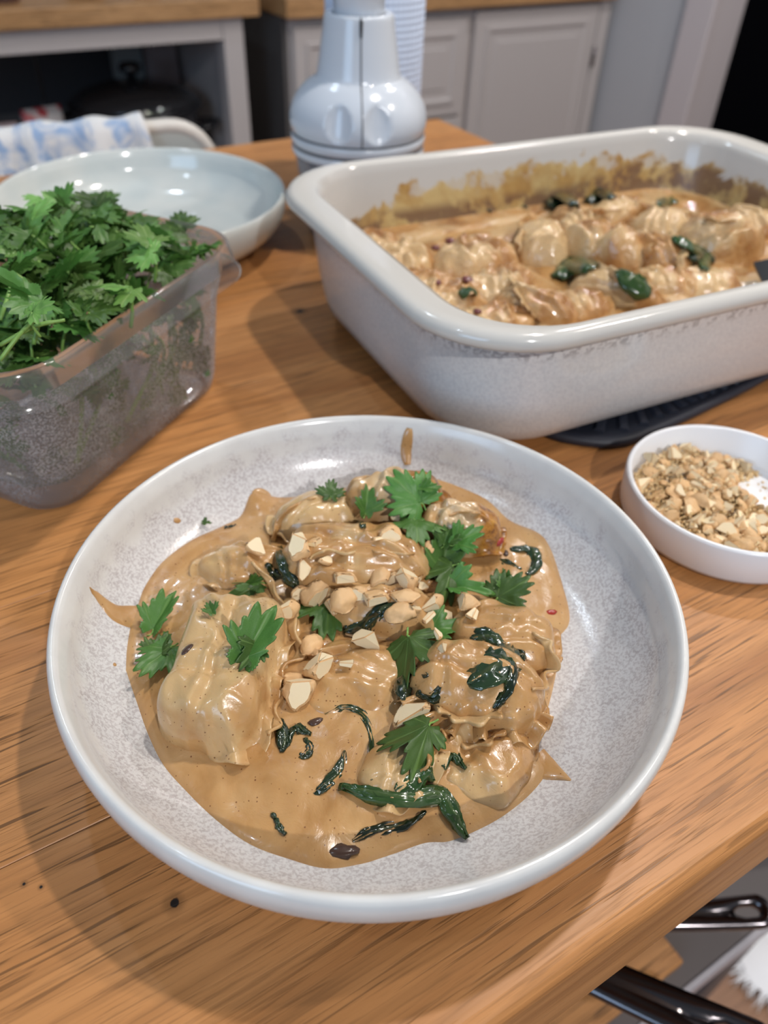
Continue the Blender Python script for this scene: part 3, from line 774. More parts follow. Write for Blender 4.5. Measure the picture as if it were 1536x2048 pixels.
FOOD_TREE[0] = bvh_of([o for o in COL.objects if o.type == 'MESH' and o.name.split('.')[0] in ('dumpling', 'peanut_sauce', 'pasta_bowl')])
# thin ruffled dough edges standing on the dumplings
def flap(own, pts, wid, waves=5, amp=.0016, lean=(0, -.4), seed=0, mat=None, tree=None):
    c = [Vector(q) for q in catmull([tuple(hit(u, v, tree)[0]) for u, v in pts], 10)]; n = len(c); V, F_ = [], []; o0 = c[0].copy()
    for i in range(n):
        t = (c[min(i+1, n-1)] - c[max(i-1, 0)]).normalized(); s = t.cross(Vector((0, 0, 1))).normalized(); q = i/(n-1)
        w = wid*(.25 + .75*math.sin(math.pi*(.04 + .92*q))**.7)*(1 + .25*nz(q*5, seed, 2))
        for j in range(5):
            f = j/4; wob = amp*math.sin(waves*2*math.pi*q + seed + .8*math.sin(7*q))*f
            V.append(c[i] + Vector((lean[0], lean[1], .55))*(w*f) + s*wob + Vector((0, 0, wob*.7 - .0010)) - o0)
    for i in range(n-1):
        for j in range(4): F_.append((i*5+j, i*5+j+1, (i+1)*5+j+1, (i+1)*5+j))
    o = build('dough_edge', V, F_, mat or MAT['dump'][seed % 3]); o.modifiers.new('dough_thickness', 'SOLIDIFY').thickness = .0011
    p = [q for q in COL.objects if q.get('label', '').startswith(own)][0]
    pm_ = Matrix.LocRotScale(p.location, p.rotation_euler, p.scale)
    o.parent = p; o.matrix_parent_inverse = pm_.inverted(); o.location = o0
flap('long rolled', [(505, 1120), (545, 1180), (575, 1245), (592, 1300), (560, 1345), (548, 1420), (540, 1470)], .0050, 5, .0016, (.75, -.25), 1)
flap('broad creamy', [(618, 1112), (650, 1092), (690, 1098), (730, 1090), (775, 1098), (830, 1100)], .0048, 4, .0016, (0, -.8), 3)
flap('broad creamy', [(548, 1085), (565, 1045), (600, 1010), (650, 992)], .0042, 3, .0012, (-.6, -.2), 4)
flap('dumpling with spinach', [(872, 1405), (900, 1425), (940, 1432), (985, 1425), (1015, 1405)], .0062, 4, .0020, (0, -.9), 6)
flap('dumpling with spinach', [(1065, 1262), (1092, 1300), (1085, 1345), (1065, 1385)], .0052, 3, .0018, (.8, -.2), 7)
flap('pale folded', [(835, 1560), (862, 1515), (888, 1470), (905, 1450)], .0055, 3, .0018, (-.5, -.5), 8)
flap('pale folded', [(900, 1470), (935, 1488), (975, 1480), (1010, 1458)], .0040, 3, .0014, (0, -.7), 2)
flap('crisp-ended dumpling at the back right', [(880, 1030), (920, 1020), (965, 1022), (1000, 1035)], .0040, 3, .0014, (.1, -.6), 5)

# ------------------------------------------------------------------ spinach
def ribbon(name, label, P, wid, mat, group, roll=0.6, tree=None, lift=.0012, cup=.35, seed=0, cat='spinach'):
    """wilted leaf: a cupped ribbon along world points P"""
    c = [Vector(q) for q in catmull([tuple(p) for p in P], 7)]; n = len(c); k = 9; V, F_, A = [], [], []
    o0 = c[0].copy()
    for i in range(n):
        t = (c[min(i+1, n-1)] - c[max(i-1, 0)]).normalized(); s = t.cross(Vector((0, 0, 1)))
        s = s.normalized() if s.length > 1e-3 else Vector((1, 0, 0)); b = s.cross(t)
        if b.z < 0: b = -b
        q = i/(n-1); rl = roll*math.sin(q*5 + seed); s2 = s*math.cos(rl) + b*math.sin(rl); b2 = b*math.cos(rl) - s*math.sin(rl)
        w = wid*(.25 + .75*math.sin(math.pi*min(1, q*1.02))**.6)*(1 + .25*nz(q*6, seed, 3))
        for j in range(k):
            a = 2*j/(k-1) - 1
            hgt = cup*w*(1 - a*a) + .0009*nz(i*.5, j*.8, seed) + .0006*math.sin(j*2.2 + i*.6)
            V.append(c[i] + s2*(w*a) + b2*hgt + Vector((0, 0, lift)) - o0); A.append(1.0 if j == 4 else .0)
    for i in range(n-1):
        for j in range(k-1): F_.append((i*k+j, i*k+j+1, (i+1)*k+j+1, (i+1)*k+j))
    me = fixn(mesh(name, V, F_, True, mat)); at_ = me.attributes.new('vein', 'FLOAT', 'POINT'); at_.data.foreach_set('value', A)
    o = ob(name, me, None, o0); s_ = o.modifiers.new('leaf_thickness', 'SOLIDIFY'); s_.thickness = .0007
    tag(o, label, cat, group); return o
def spin(label, pts, wpx, green=False, roll=.6, lift=-.0003, seed=0, cup=.35):
    P = [hit(u, v)[0] for u, v in pts]
    return ribbon('spinach_leaf', label, P, wpx/5200/2*1.3, MAT['spinach_green'] if green else MAT['spinach'], 'wilted spinach in the bowl', roll, None, lift, cup, seed)
spin('dark wilted spinach strand beside the top of the long left parcel', [(560,1092),(568,1120),(580,1150),(602,1180)], 30, seed=1)
spin('small spinach scrap left of the back dumpling', [(530,1128),(552,1148),(588,1168)], 20, seed=2)
spin('spinach curl arching under the central peanuts', [(742,1268),(750,1232),(785,1212),(832,1232)], 28, seed=3)
spin('spinach piece left of the central curl under the peanuts', [(690,1262),(730,1246),(765,1222)], 34, seed=4)
spin('rounded dark spinach leaf below the middle coriander leaf', [(808,1402),(806,1372),(822,1345),(858,1350)], 34, seed=5, cup=.6)
spin('little dark spinach knot right of the lone lower peanut', [(836,1384),(862,1398),(880,1372)], 20, seed=6)
spin('large spinach patch on the dumpling right of centre', [(935,1368),(975,1345),(1012,1315),(1020,1290)], 62, seed=7, roll=.25, cup=.2)
spin('spinach edge hanging down the right of the spinach dumpling', [(1022,1300),(1022,1345),(1008,1385),(985,1415)], 26, seed=8)
spin('spinach scrap at the top of the spinach dumpling', [(940,1276),(975,1272),(1010,1290)], 30, seed=9)
spin('thin spinach loop in the middle of the sauce', [(650,1428),(690,1412),(728,1432),(744,1480),(746,1560)], 12, True, seed=10)
spin('narrow dark spinach strand right of the left parcel front', [(560,1440),(566,1470),(564,1505)], 20, seed=11)
spin('short curled spinach strand beside the left parcel front', [(572,1490),(590,1458),(622,1468)], 15, seed=12)
spin('tiny spinach ringlet in the lower middle of the sauce', [(598,1508),(612,1512),(622,1492),(606,1476)], 14, seed=13)
spin('bent spinach strand in the lower middle of the sauce', [(628,1588),(652,1568),(678,1542),(690,1502)], 20, seed=14)
spin('long dark spinach stem lying across the lower sauce', [(680,1576),(735,1590),(815,1600),(878,1594),(905,1632),(932,1680)], 26, True, roll=.3, lift=.0008, seed=15, cup=.7)
spin('glossy spinach strand nearest the lower rim', [(705,1682),(755,1660),(808,1648),(852,1622)], 18, seed=16)
spin('spinach piece below the large lower coriander leaf', [(790,1582),(825,1562),(848,1535),(868,1560)], 32, True, seed=17)
spin('slim green spinach tendril beside the pale lower right dumpling', [(885,1535),(905,1512),(932,1538)], 12, True, seed=18)
spin('fine spinach thread at the lower left of the sauce', [(545,1628),(556,1650),(572,1668)], 7, seed=19)
spin('spinach knot in the sauce at the upper right', [(1020,1100),(1058,1100),(1072,1128),(1052,1150)], 30, seed=20, cup=.6)
spin('spinach scrap left of the knot at the upper right', [(1000,1118),(1020,1128),(1042,1140)], 14, seed=21)
spin('dark spinach scrap right of the spinach dumpling', [(1030,1300),(1040,1308),(1046,1320)], 14, seed=22)
spin('faint spinach fleck in the sauce at the upper left', [(448,1058),(460,1054),(472,1050)], 9, seed=23)
spin('dark mushroom-like spinach stub below the upper coriander', [(716,1042),(724,1050),(730,1052)], 12, seed=24)
def blobs(name, label, u, v, r, mat, cat, group):
    p, nrm_ = hit(u, v); bm = bmesh.new(); bmesh.ops.create_icosphere(bm, subdivisions=2, radius=r)
    for q in bm.verts: q.co *= 1 + .6*mnoise.noise(q.co*300 + Vector((u, v, 0))); 
    for q in bm.verts: q.co = Vector((q.co.x*1.45, q.co.y*.8, q.co.z*.42))
    me = bpy.data.meshes.new(name); bm.to_mesh(me); bm.free(); me.materials.append(mat); me.polygons.foreach_set('use_smooth', [True]*len(me.polygons))
    o = ob(name, me, None, p - nrm_*r*.06, (nrm_.to_track_quat('Z', 'Y').to_euler().x, nrm_.to_track_quat('Z', 'Y').to_euler().y, u)); tag(o, label, cat, group)
blobs('mushroom_piece', 'dark mushroom piece at the lower edge of the sauce', 688, 1700, .0034, MAT['mushroom'], 'mushroom', 'mushroom bits')
blobs('mushroom_piece', 'small dark mushroom piece near the sauce middle', 632, 1440, .0022, MAT['mushroom'], 'mushroom', 'mushroom bits')
blobs('mushroom_piece', 'scorched dark spot of mushroom on the long left parcel', 375, 1298, .0018, MAT['mushroom'], 'mushroom', 'mushroom bits')
blobs('mushroom_piece', 'brown mushroom bit in the sauce at the upper right', 1010, 1105, .0016, MAT['mushroom'], 'mushroom', 'mushroom bits')
blobs('chili_piece', 'red chili scrap on the long left parcel', 522, 1236, .0020, MAT['chili'], 'chili', 'chili scraps')
blobs('chili_piece', 'red chili scrap in the sauce at the upper right', 1000, 1085, .0022, MAT['chili'], 'chili', 'chili scraps')
blobs('chili_piece', 'dark red chili scrap near the right edge of the sauce', 1100, 1225, .0020, MAT['chili'], 'chili', 'chili scraps')

# ------------------------------------------------------------------ coriander
def leaf_mesh(seed, lobes, mat, curl=.5, fold=.0):
    """unit coriander leaf: lobes = [(angle, length, width)], stalk at the origin, tip along +y"""
    rr = random.Random(seed); nb, nr = 120, 8; V, F_, A = [], [], []
    ph = rr.random()*6
    span = 150
    for j in range(nr + 1):
        for i in range(nb):
            th = -span + 2*span*i/(nb-1); r = .24
            vein = 0.0
            for (a, l, w) in lobes:
                d = (th - a)/w
                r = max(r, l*max(0.0, 1 - d*d*.62)**.55 if abs(d) < 1.27 else 0)
                vein = max(vein, max(0, 1 - abs(th - a)/4.0))
            saw = abs(((th/15.0 + ph) % 1.0) - .5)*2
            r *= 1 - .24*saw**1.3*min(1, r*1.6) - .06*nz(th*.08, seed, 2)
            q = j/nr; rad = r*q
            x = rad*math.sin(math.radians(th)); y = rad*math.cos(math.radians(th)) + .02
            z = -curl*.35*(rad**2) + .10*q*math.sin(math.radians(th*3.2) + ph)*rad + .05*nz(x*4, y*4, seed) + fold*abs(x)
            V.append((x, y, z)); A.append(vein*(1 if j > 0 else .5))
    for j in range(nr):
        for i in range(nb-1): F_.append((j*nb+i, j*nb+i+1, (j+1)*nb+i+1, (j+1)*nb+i))
    me = mesh('coriander_leaf', V, F_, True, mat)
    a_ = me.attributes.new('vein', 'FLOAT', 'POINT'); a_.data.foreach_set('value', A); return me
LOB = [[(0, 1, 32), (-64, .90, 30), (64, .88, 30), (-122, .45, 26), (122, .45, 26)], [(0, 1, 38), (-58, .82, 26), (60, .86, 28), (-108, .62, 26), (110, .58, 26)], [(0, 1, 26), (-48, .72, 24), (50, .78, 24)], [(-28, 1, 30), (38, .92, 32), (98, .62, 28), (-88, .5, 24)], [(0, 1, 30), (-46, .62, 24), (40, .40, 20)]]
LEAF = [leaf_mesh(i, LOB[i], MAT['leaf'], .5, (.0, .15, .75, -.3, .9)[i]) for i in range(5)]
LEAFP = [leaf_mesh(10 + i, LOB[i % 5], MAT['leaf_pale'], .45, .1) for i in range(3)]
STEMV, STEMF = tube(catmull([(0, .02, 0), (.02, -.12, -.01), (.0, -.28, -.03), (-.05, -.42, .02)], 4), .022, 6)
STEM_ME = fixn(mesh('stem', STEMV, STEMF, True, MAT['stem']))
def leaf(label, u, v, spx, ang, var=0, pale=False, lift=.0025, tilt=.25, roll=0.0, stem=False, sx=1.0):
    """leaf lying on the food; ang = direction of its tip on the table, degrees, 90 = away"""
    p, nrm = hit(u, v); sc = spx/5200*1.0
    nrm = (nrm*.5 + Vector((0, 0, 1)) + Vector((0, -.25, 0))).normalized()
    y = Vector((math.cos(R_(ang)), math.sin(R_(ang)), 0)); y = (y - nrm*y.dot(nrm)).normalized(); x = y.cross(nrm)
    M3 = Matrix((x, y, nrm)).transposed() @ Matrix.Rotation(tilt, 3, 'X') @ Matrix.Rotation(roll, 3, 'Y')
    t = empty('coriander_sprig', p + Vector((0, 0, lift)) - y*sc*.45); t.rotation_euler = M3.to_euler(); t.scale = (sc*sx, sc, sc)
    tag(t, label, 'herb leaf', 'coriander leaves on the bowl')
    o = ob('leaf_blade', (LEAFP if pale else LEAF)[var], t)
    o.modifiers.new('leaf_thickness', 'SOLIDIFY').thickness = .02
    ob('stem', STEM_ME, t, scale=(1, 1 if stem else .45, 1))
    return t
leaf('small upright coriander leaf left of the largest back leaf', 735, 1010, 70, 80, 2, roll=.5)
leaf('largest coriander leaf at the back of the bowl', 810, 990, 105, 140, 1)
leaf('coriander leaf on the right tip of the back dumpling', 860, 985, 50, 10, 2, sx=.7)
leaf('coriander leaf fanning down below the back peanuts', 832, 1072, 90, -85, 0)
leaf('smooth folded coriander blade standing right of centre', 888, 1120, 125, 85, 4, roll=.4, tilt=.5, sx=1.25)
leaf('small coriander leaf behind the folded blade', 895, 1075, 60, 70, 2)
leaf('coriander leaf pointing right beside the folded blade', 935, 1082, 75, 35, 2)
leaf('dark coriander leaf below the folded blade', 880, 1165, 95, 230, 3)
leaf('long coriander leaf reaching right towards the sauce edge', 935, 1190, 105, -15, 2, sx=.75)
leaf('coriander leaf standing at the right of the bowl', 1025, 1192, 90, 25, 1, tilt=.5)
leaf('small coriander leaf tip at the far right of the bowl', 1008, 1172, 50, 95, 2, tilt=.6)
leaf('bright coriander fan below the central peanuts', 656, 1245, 105, -90, 0)
leaf('large coriander leaf pointing down in the middle of the bowl', 838, 1322, 125, -68, 3, sx=.9)
leaf('coriander leaf right above the large middle leaf', 892, 1268, 80, 5, 2)
leaf('coriander leaf at the lower middle of the bowl', 822, 1500, 118, 232, 3, sx=.8)
leaf('coriander leaf on top of the long left parcel', 488, 1182, 85, 200, 3, sx=.8)
leaf('leaf tip pointing right on the long left parcel', 520, 1168, 50, 25, 2, sx=.5)
leaf('coriander leaf with a curled stalk on the long left parcel', 518, 1280, 115, 70, 4, stem=True, sx=1.1)
leaf('second blade of the stalked coriander on the left parcel', 500, 1322, 60, 240, 2)
leaf('pale coriander leaf hanging over the left flank of the left parcel', 330, 1235, 95, 70, 4, True if False else False, sx=1.0)
leaf('dark coriander leaf tucked between the left parcel and the sauce', 315, 1335, 95, 240, 1, sx=.8, tilt=.4)
leaf('dark coriander tip above the tucked leaf', 325, 1300, 60, 70, 2)
leaf('tiny coriander scrap on the left parcel', 422, 1226, 32, 120, 2)
leaf('small coriander leaf at the left end of the back dumpling', 662, 985, 48, 95, 0)
leaf('tiny coriander scrap at the upper left edge of the sauce', 415, 1054, 22, 0, 2)

# ------------------------------------------------------------------ peanuts
def nut_mesh(seed, kind):
    rr = random.Random(seed); bm = bmesh.new(); bmesh.ops.create_icosphere(bm, subdivisions=3, radius=1)
    for q in bm.verts: q.co = Vector((q.co.x*1.0, q.co.y*.66, q.co.z*.62))*(1 + .22*mnoise.noise(q.co*1.6 + Vector((seed*3.3, 0, 0))) + .08*mnoise.noise(q.co*4.5 + Vector((seed, 5, 0))))
    planes = [((0, 0, -.02), (0, 0, -1))] if kind == 'half' else []
    for i in range({'half': rr.randint(1, 2), 'chunk': 4, 'chip': 3}[kind]):
        a = rr.random()*6.28; e = rr.uniform(-.5, .8); nv = Vector((math.cos(a)*math.cos(e), math.sin(a)*math.cos(e), math.sin(e)))
        planes.append((nv*rr.uniform(.16, .44), nv))
    if kind == 'chip': planes.append(((0, 0, -.12), (0, 0, -1))); planes.append(((0, 0, .18), (.1, .1, 1)))
    for f in bm.faces: f.material_index = 0; f.smooth = True
    for co, no in planes:
        g = list(bm.verts) + list(bm.edges) + list(bm.faces)
        res = bmesh.ops.bisect_plane(bm, geom=g, plane_co=co, plane_no=no, clear_outer=True)
        ed = [e for e in res['geom_cut'] if isinstance(e, bmesh.types.BMEdge)]
        try:
            fl = bmesh.ops.contextual_create(bm, geom=ed)['faces']
            for f in fl: f.material_index = 1; f.smooth = False
        except Exception: pass
    c = sum((q.co for q in bm.verts), Vector())/max(1, len(bm.verts))
    for q in bm.verts: q.co -= c
    bmesh.ops.dissolve_limit(bm, angle_limit=R_(2), verts=bm.verts, edges=bm.edges)
    ed = [e for e in bm.edges if len(e.link_faces) == 2 and e.calc_face_angle(0) > R_(35)]
    try: bmesh.ops.bevel(bm, geom=ed, offset=.05, segments=2, affect='EDGES')
    except Exception: pass
    bmesh.ops.triangulate(bm, faces=bm.faces)
    me = bpy.data.meshes.new('peanut_piece'); bm.to_mesh(me); bm.free()
    me.materials.append(MAT['nut_skin']); me.materials.append(MAT['nut_cut']); return me
NUT = [nut_mesh(i, 'half') for i in range(4)] + [nut_mesh(10 + i, 'chunk') for i in range(6)] + [nut_mesh(30 + i, 'chip') for i in range(3)]
NUTL = [(785,1070,56,80,'tallest peanut half standing below the back coriander leaf',1),(828,1055,34,20,'pale peanut chunk right of the tallest back peanut',6),(853,1098,30,100,'small peanut flake beside the folded coriander blade',2),(757,1080,20,90,'tiny white peanut chip left of the tallest back peanut',10),(792,1035,40,60,'brown peanut piece above the tallest back peanut',5),(797,1014,26,0,'thin peanut sliver on the back coriander',11),(857,975,22,30,'peanut crumb on the crisp-ended back dumpling',4),(607,1102,46,70,'cream peanut chunk at the left end of the back dumpling',7),(632,1088,34,60,'tan peanut half behind the left cream chunk',0),(612,1145,34,100,'round tan peanut at the left of the cluster',8),(650,1132,32,30,'flat orange peanut chip above the cluster',12),(690,1152,50,10,'domed peanut half at the top of the cluster',0),(757,1152,46,80,'split peanut at the upper right of the cluster',3),(625,1195,64,60,'biggest cream peanut chunk at the left of the cluster',9),(600,1188,44,90,'tan peanut half left behind the biggest chunk',1),(655,1203,44,20,'brownish peanut piece right behind the biggest chunk',5),(692,1202,60,70,'curved peanut half in the middle of the cluster',2),(720,1190,46,60,'second curved peanut half beside the middle one',1),(752,1196,54,20,'broad toasted peanut half right of the middle',0),(575,1226,38,40,'square tan peanut piece left of the coriander fan',6),(785,1168,34,60,'round pale peanut right of the split one',8),(813,1168,40,110,'knobbly cream peanut piece at the right of the cluster',7),(832,1158,26,70,'upright cream chip at the right of the cluster',11),(842,1180,24,20,'little cream crumb at the right of the cluster',4),(797,1230,58,15,'long toasted peanut half under the cluster',2),(808,1197,48,0,'brown peanut half lying flat above the long toasted one',3),(830,1222,30,40,'pale peanut chip right of the long toasted half',12),(864,1212,36,50,'whitish peanut piece right of the cluster',6),(854,1238,26,90,'small white crumb below the whitish piece',10),(882,1244,40,0,'tan peanut chunk right of the white crumb',9),(940,1212,52,-20,'flat brown peanut half at the right by the coriander',1),(946,1236,32,-30,'small tan peanut chip below the flat brown half',11),(881,1280,26,85,'narrow peanut sliver beside the middle coriander',12),(884,1300,18,60,'tiny peanut crumb below the narrow sliver',4),(624,1297,52,80,'cream peanut half below the coriander fan',2),(636,1345,42,20,'V-shaped cream peanut chunk in the middle left',7),(594,1365,48,0,'toasted peanut half right of the left parcel',0),(598,1398,54,75,'orange peanut half below the toasted one',9),(726,1293,48,-20,'triangular peanut chunk below the spinach curl',5),(697,1328,28,100,'small pointed peanut chip in the middle',11),(815,1432,58,65,'lone large peanut chunk in the lower middle',8),(506,1105,38,-10,'peanut piece behind the long left parcel',4),(700,1272,18,40,'tiny peanut sliver right of the coriander fan',10),(640,1228,22,30,'tiny white chip at the foot of the biggest chunk',12),(668,1215,30,120,'cream chip between the biggest chunk and the middle half',6)]
for i, (u, v, s, a, lb, k) in enumerate(NUTL):
    p, nrm = hit(u, v); sc = s/5200*(.74 if k < 4 else .92)
    if k < 4: rx, ry = random.uniform(-.3, .3), random.uniform(-.3, .3)
    else: rx, ry = random.uniform(-.7, .7), random.uniform(-.5, .5)
    o = ob('peanut_piece', NUT[k], None, p + nrm*sc*.22 + Vector((0, 0, sc*.12)), (rx, ry, R_(a)), sc); tag(o, lb, 'peanut', 'peanut pieces on the bowl')

# ------------------------------------------------------------------ dish of peanuts
ND = Vector((.1780, .3125, 0)); NR = .0535
nd = lathe('small_dish', [(0, .0), (NR - .006, .0), (NR - .002, .0012), (NR - .0006, .004), (NR, .0205), (NR - .0008, .0220), (NR - .0020, .0222), (NR - .0030, .0212), (NR - .0040, .005), (NR - .007, .0025), (0, .0022)], MAT['white_dish'], None, 96, ND)
tag(nd, 'low straight-sided white dish of chopped peanuts at the right', 'dish')
def heap(x, y):
    """height of the nut heap: piled to the camera side and left, bare on the far right"""
    e = NR - .0045 - math.hypot(x, y)
    f = .5 + (-(x*.80) + -(y*.45))/.045
    bare = max(0, 1 - math.hypot(x - .030, y - .014)/.026)
    return max(0.0, min(1, f + .55))*min(1, e/.006 + .25)*.0115*(1 - min(1, bare*2.2))
cnt = 0; tries = 0; placed = []
while cnt < 175 and tries < 20000:
    tries += 1
    a = random.random()*2*math.pi; q = math.sqrt(random.random())*(NR - .008); x, y = q*math.cos(a), q*math.sin(a)
    h = heap(x, y)
    if h < .0025: continue
    sc = random.choice([.0050, .0060, .0068, .0074, .0080])*(1.0 if y < .01 else .8)
    if any((x - px_)**2 + (y - py_)**2 < (.62*(sc + s_))**2 for px_, py_, s_ in placed): 
        if tries < 12000: continue
    placed.append((x, y, sc)); cnt += 1
    o = ob('peanut_piece', NUT[random.randrange(13)], None, ND + Vector((x, y, .0035 + h*random.uniform(.55, 1.0))), (random.uniform(-.8, .8), random.uniform(-.7, .7), random.uniform(0, 6.28)), sc)
    where = ('back' if y > .014 else 'front' if y < -.014 else 'middle') + (' right' if x > .014 else ' left' if x < -.014 else '')
    tag(o, 'chopped roasted peanut piece in the %s of the heap in the white dish' % where, 'peanut', 'peanut heap in the white dish')
V, F_ = [], []
tet = [(0, 0, 1), (.94, 0, -.33), (-.47, .82, -.33), (-.47, -.82, -.33)]
for i in range(9000):
    a = random.random()*2*math.pi; q = math.sqrt(random.random())*(NR - .0055); x, y = q*math.cos(a), q*math.sin(a); h = heap(x, y)
    if h < .0006 and random.random() > .035: continue
    s = random.uniform(.0005, .0013); z = .0028 + h*random.uniform(.0, 1.0); rm = Matrix.Rotation(random.random()*6, 3, Vector((random.random(), random.random(), random.random()+.01)))
    b = len(V); V += [Vector((x, y, z)) + rm @ (Vector(t)*s) for t in tet]; F_ += [(b, b+1, b+2), (b, b+2, b+3), (b, b+3, b+1), (b+1, b+3, b+2)]
o = ob('peanut_crumbs', mesh('peanut_crumbs', V, F_, False, MAT['crumb']), None, ND); tag(o, 'fine peanut crumbs between the nuts in the white dish', 'crumbs', None, 'stuff')

# ------------------------------------------------------------------ trivet and baking dish
tv = empty('trivet', (0, 0, 0), ANG); tag(tv, 'charcoal silicone trivet under the baking dish', 'trivet')
TVO = [(.275, .300), (.281, .268), (.294, .250), (.312, .2385), (.336, .2370), (.385, .2395), (.46, .2475), (.50, .262), (.53, .30), (.535, .36), (.51, .42), (.45, .455), (.36, .45), (.29, .41), (.265, .35)]
rg = catmull(TVO + [TVO[0]], 6)[:-1]; cc = np.mean(np.array(rg), axis=0)
L = [[(*(cc + (p - cc)*s), z) for p in rg] for s, z in ((.985, .0002), (1, .0015), (1, .0045), (.985, .0060), (.95, .0062), (.93, .0052), (.02, .0052))]
V, F_ = loops(L, True, True); build('pad', V, F_, MAT['silicone'], tv, smooth=True)
for i in range(44):
    a = 2*math.pi*i/44; d = np.array([math.cos(a), math.sin(a)])
    ds = [np.dot(p - cc, d) for p in rg]; R0 = max(ds)
    k = int(np.argmin([abs(math.atan2(*(p - cc)[::-1]) - math.atan2(d[1], d[0])) for p in rg])); R0 = np.linalg.norm(rg[k] - cc)
    a0, a1 = cc + d*R0*.55, cc + d*R0*.90; s = np.array([-d[1], d[0]])*.0035
    V = [(*(a0 - s), .0053), (*(a1 - s), .0053), (*(a1 + s), .0053), (*(a0 + s), .0053), (*(a0 - s*.5), .0074), (*(a1 - s*.5), .0074), (*(a1 + s*.5), .0074), (*(a0 + s*.5), .0074)]
    build('rib', V, [(4,5,6,7),(0,1,5,4),(1,2,6,5),(2,3,7,6),(3,0,4,7)], MAT['silicone'], tv, smooth=False)

DA = math.radians(27.5); DHX, DHY = .2025, .140; DZ = .0076
DC = Vector((.1486, .5248, 0))                       # dish centre on the table
dish = empty('baking_dish', (DC.x, DC.y, DZ), DA); tag(dish, 'large rectangular white stoneware baking dish of baked dumplings', 'baking dish')
def dl(ix, iy, z, r): return [(a, b, z) for a, b in rrect(DHX - ix, DHY - iy, r, 10)]
HT = .078
Lo = [dl(.033, .033, .0, .050), dl(.0270, .0265, .0012, .052), dl(.0225, .0225, .005, .054), dl(.0200, .0195, .013, .056), dl(.0170, .0160, .030, .058), dl(.0145, .0130, .052, .060), dl(.0135, .0115, .0680, .060), dl(.0130, .0110, .0705, .060),
      dl(.009, .0075, .0718, .060), dl(.003, .0025, .0728, .061), dl(0, 0, .0758, .062), dl(0, 0, .0790, .062), dl(.0015, .0015, .0817, .061), dl(.0045, .0040, .0830, .060), dl(.0095, .0075, .0828, .058), dl(.020, .0105, .0815, .052)]
V, F_ = loops(Lo, True, False); build('dish_body', V, F_, MAT['dish'], dish)
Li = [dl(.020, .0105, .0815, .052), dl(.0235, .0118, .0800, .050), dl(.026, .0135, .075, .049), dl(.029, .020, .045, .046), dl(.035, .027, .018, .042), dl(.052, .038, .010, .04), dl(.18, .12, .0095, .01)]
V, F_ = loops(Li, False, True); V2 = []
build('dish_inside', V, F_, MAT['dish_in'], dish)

# baked sauce and dumplings in the dish (dish-local placement)
SL = .037
def dloc(u, v, z):
    p = at(u, v, z + DZ); d = p - Vector((DC.x, DC.y, 0)); c, s = math.cos(DA), math.sin(DA)
    return d.x*c + d.y*s, -d.x*s + d.y*c
V, F_ = [], []; gx, gy = 90, 60
lp = rrect(DHX - .0295, DHY - .0215, .046, 10); nbp = len(lp)
for j in range(31):
    q = j/30
    for i in range(nbp):
        x, y = lp[i][0]*(1 - q), lp[i][1]*(1 - q)
        z = SL + (.0070*nz(x*45, y*45, 2) + .0035*nz(x*110, y*110, 3) + .0015*nz(x*260, y*260, 7))*min(1, q*8) + (.0015 if j == 0 else 0)
        V.append((x, y, z))
for j in range(30):
    for i in range(nbp):
        k = (i+1) % nbp; F_.append((j*nbp+i, j*nbp+k, (j+1)*nbp+k, (j+1)*nbp+i))
bs = ob('baked_sauce', weld(mesh('baked_sauce', V, F_, True, MAT['bake_sauce']), 1e-5), None, (DC.x, DC.y, DZ), (0, 0, DA)); tag(bs, 'orange-brown baked sauce filling the baking dish', 'sauce')
def bdump(label, u, v, L, Wd, H, rz, tilt=(0, 0), m=0, z=None, **kw):
    z = SL - .004 if z is None else z
    me = dumpling_mesh('dumpling', L, Wd, H, mats=MAT['bake_dump'][m], **kw); x, y = dloc(u, v, z + H*.5)
    c, s = math.cos(DA), math.sin(DA)
    o = ob('dumpling', me, None, (DC.x + x*c - y*s, DC.y + x*s + y*c, z + DZ), (tilt[0], tilt[1], DA + rz)); tag(o, label, 'dumpling', 'dumplings in the baking dish')
bdump('lumpy sauce-crusted dumpling at the left end of the baking dish', 800, 525, .030, .022, .016, R_(20), m=0, p=2.2, flange=.08, amp=.001, seed=21, ridge=.002, lump=1.6)
bdump('low crusted dumpling in the left front of the baking dish', 900, 595, .030, .020, .014, R_(0), m=1, p=2.3, flange=.10, amp=.001, seed=22, ridge=.002, lump=1.6)
bdump('dumpling left of centre in the baking dish, flecked with onion', 950, 515, .033, .022, .020, R_(5), m=2, p=2.4, flange=.10, amp=.0015, seed=23, ridge=.002, lump=1.5)
bdump('tall rounded dumpling behind the centre of the baking dish', 1085, 485, .029, .020, .022, R_(60), m=0, p=2.6, flange=.18, waves=11, amp=.002, seed=24, side=R_(-60), ridge=.0018, lump=1.3)
bdump('half-moon dumpling with pale ruffled edge near the dish centre', 1205, 490, .034, .019, .027, R_(-62), (R_(8), 0), 2, p=2.2, flange=.22, waves=13, amp=.003, seed=25, side=R_(90), ridge=.0018, lump=1.2)
bdump('brown-sided dumpling tucked right of the ruffled half-moon', 1300, 505, .032, .016, .025, R_(-66), (R_(6), 0), 1, p=2.3, flange=.18, waves=12, amp=.002, seed=26, side=R_(90), ridge=.0012)
bdump('dumpling at the back of the dish behind the ruffled half-moon', 1325, 455, .026, .020, .025, R_(-20), (0, 0), 0, p=2.4, flange=.12, waves=9, amp=.002, seed=27, ridge=.0018)
bdump('large golden dumpling at the right end of the baking dish', 1440, 470, .034, .024, .030, R_(-20), (0, 0), 2, p=2.6, flange=.16, waves=10, amp=.0022, seed=28, side=R_(200), ridge=.0012)
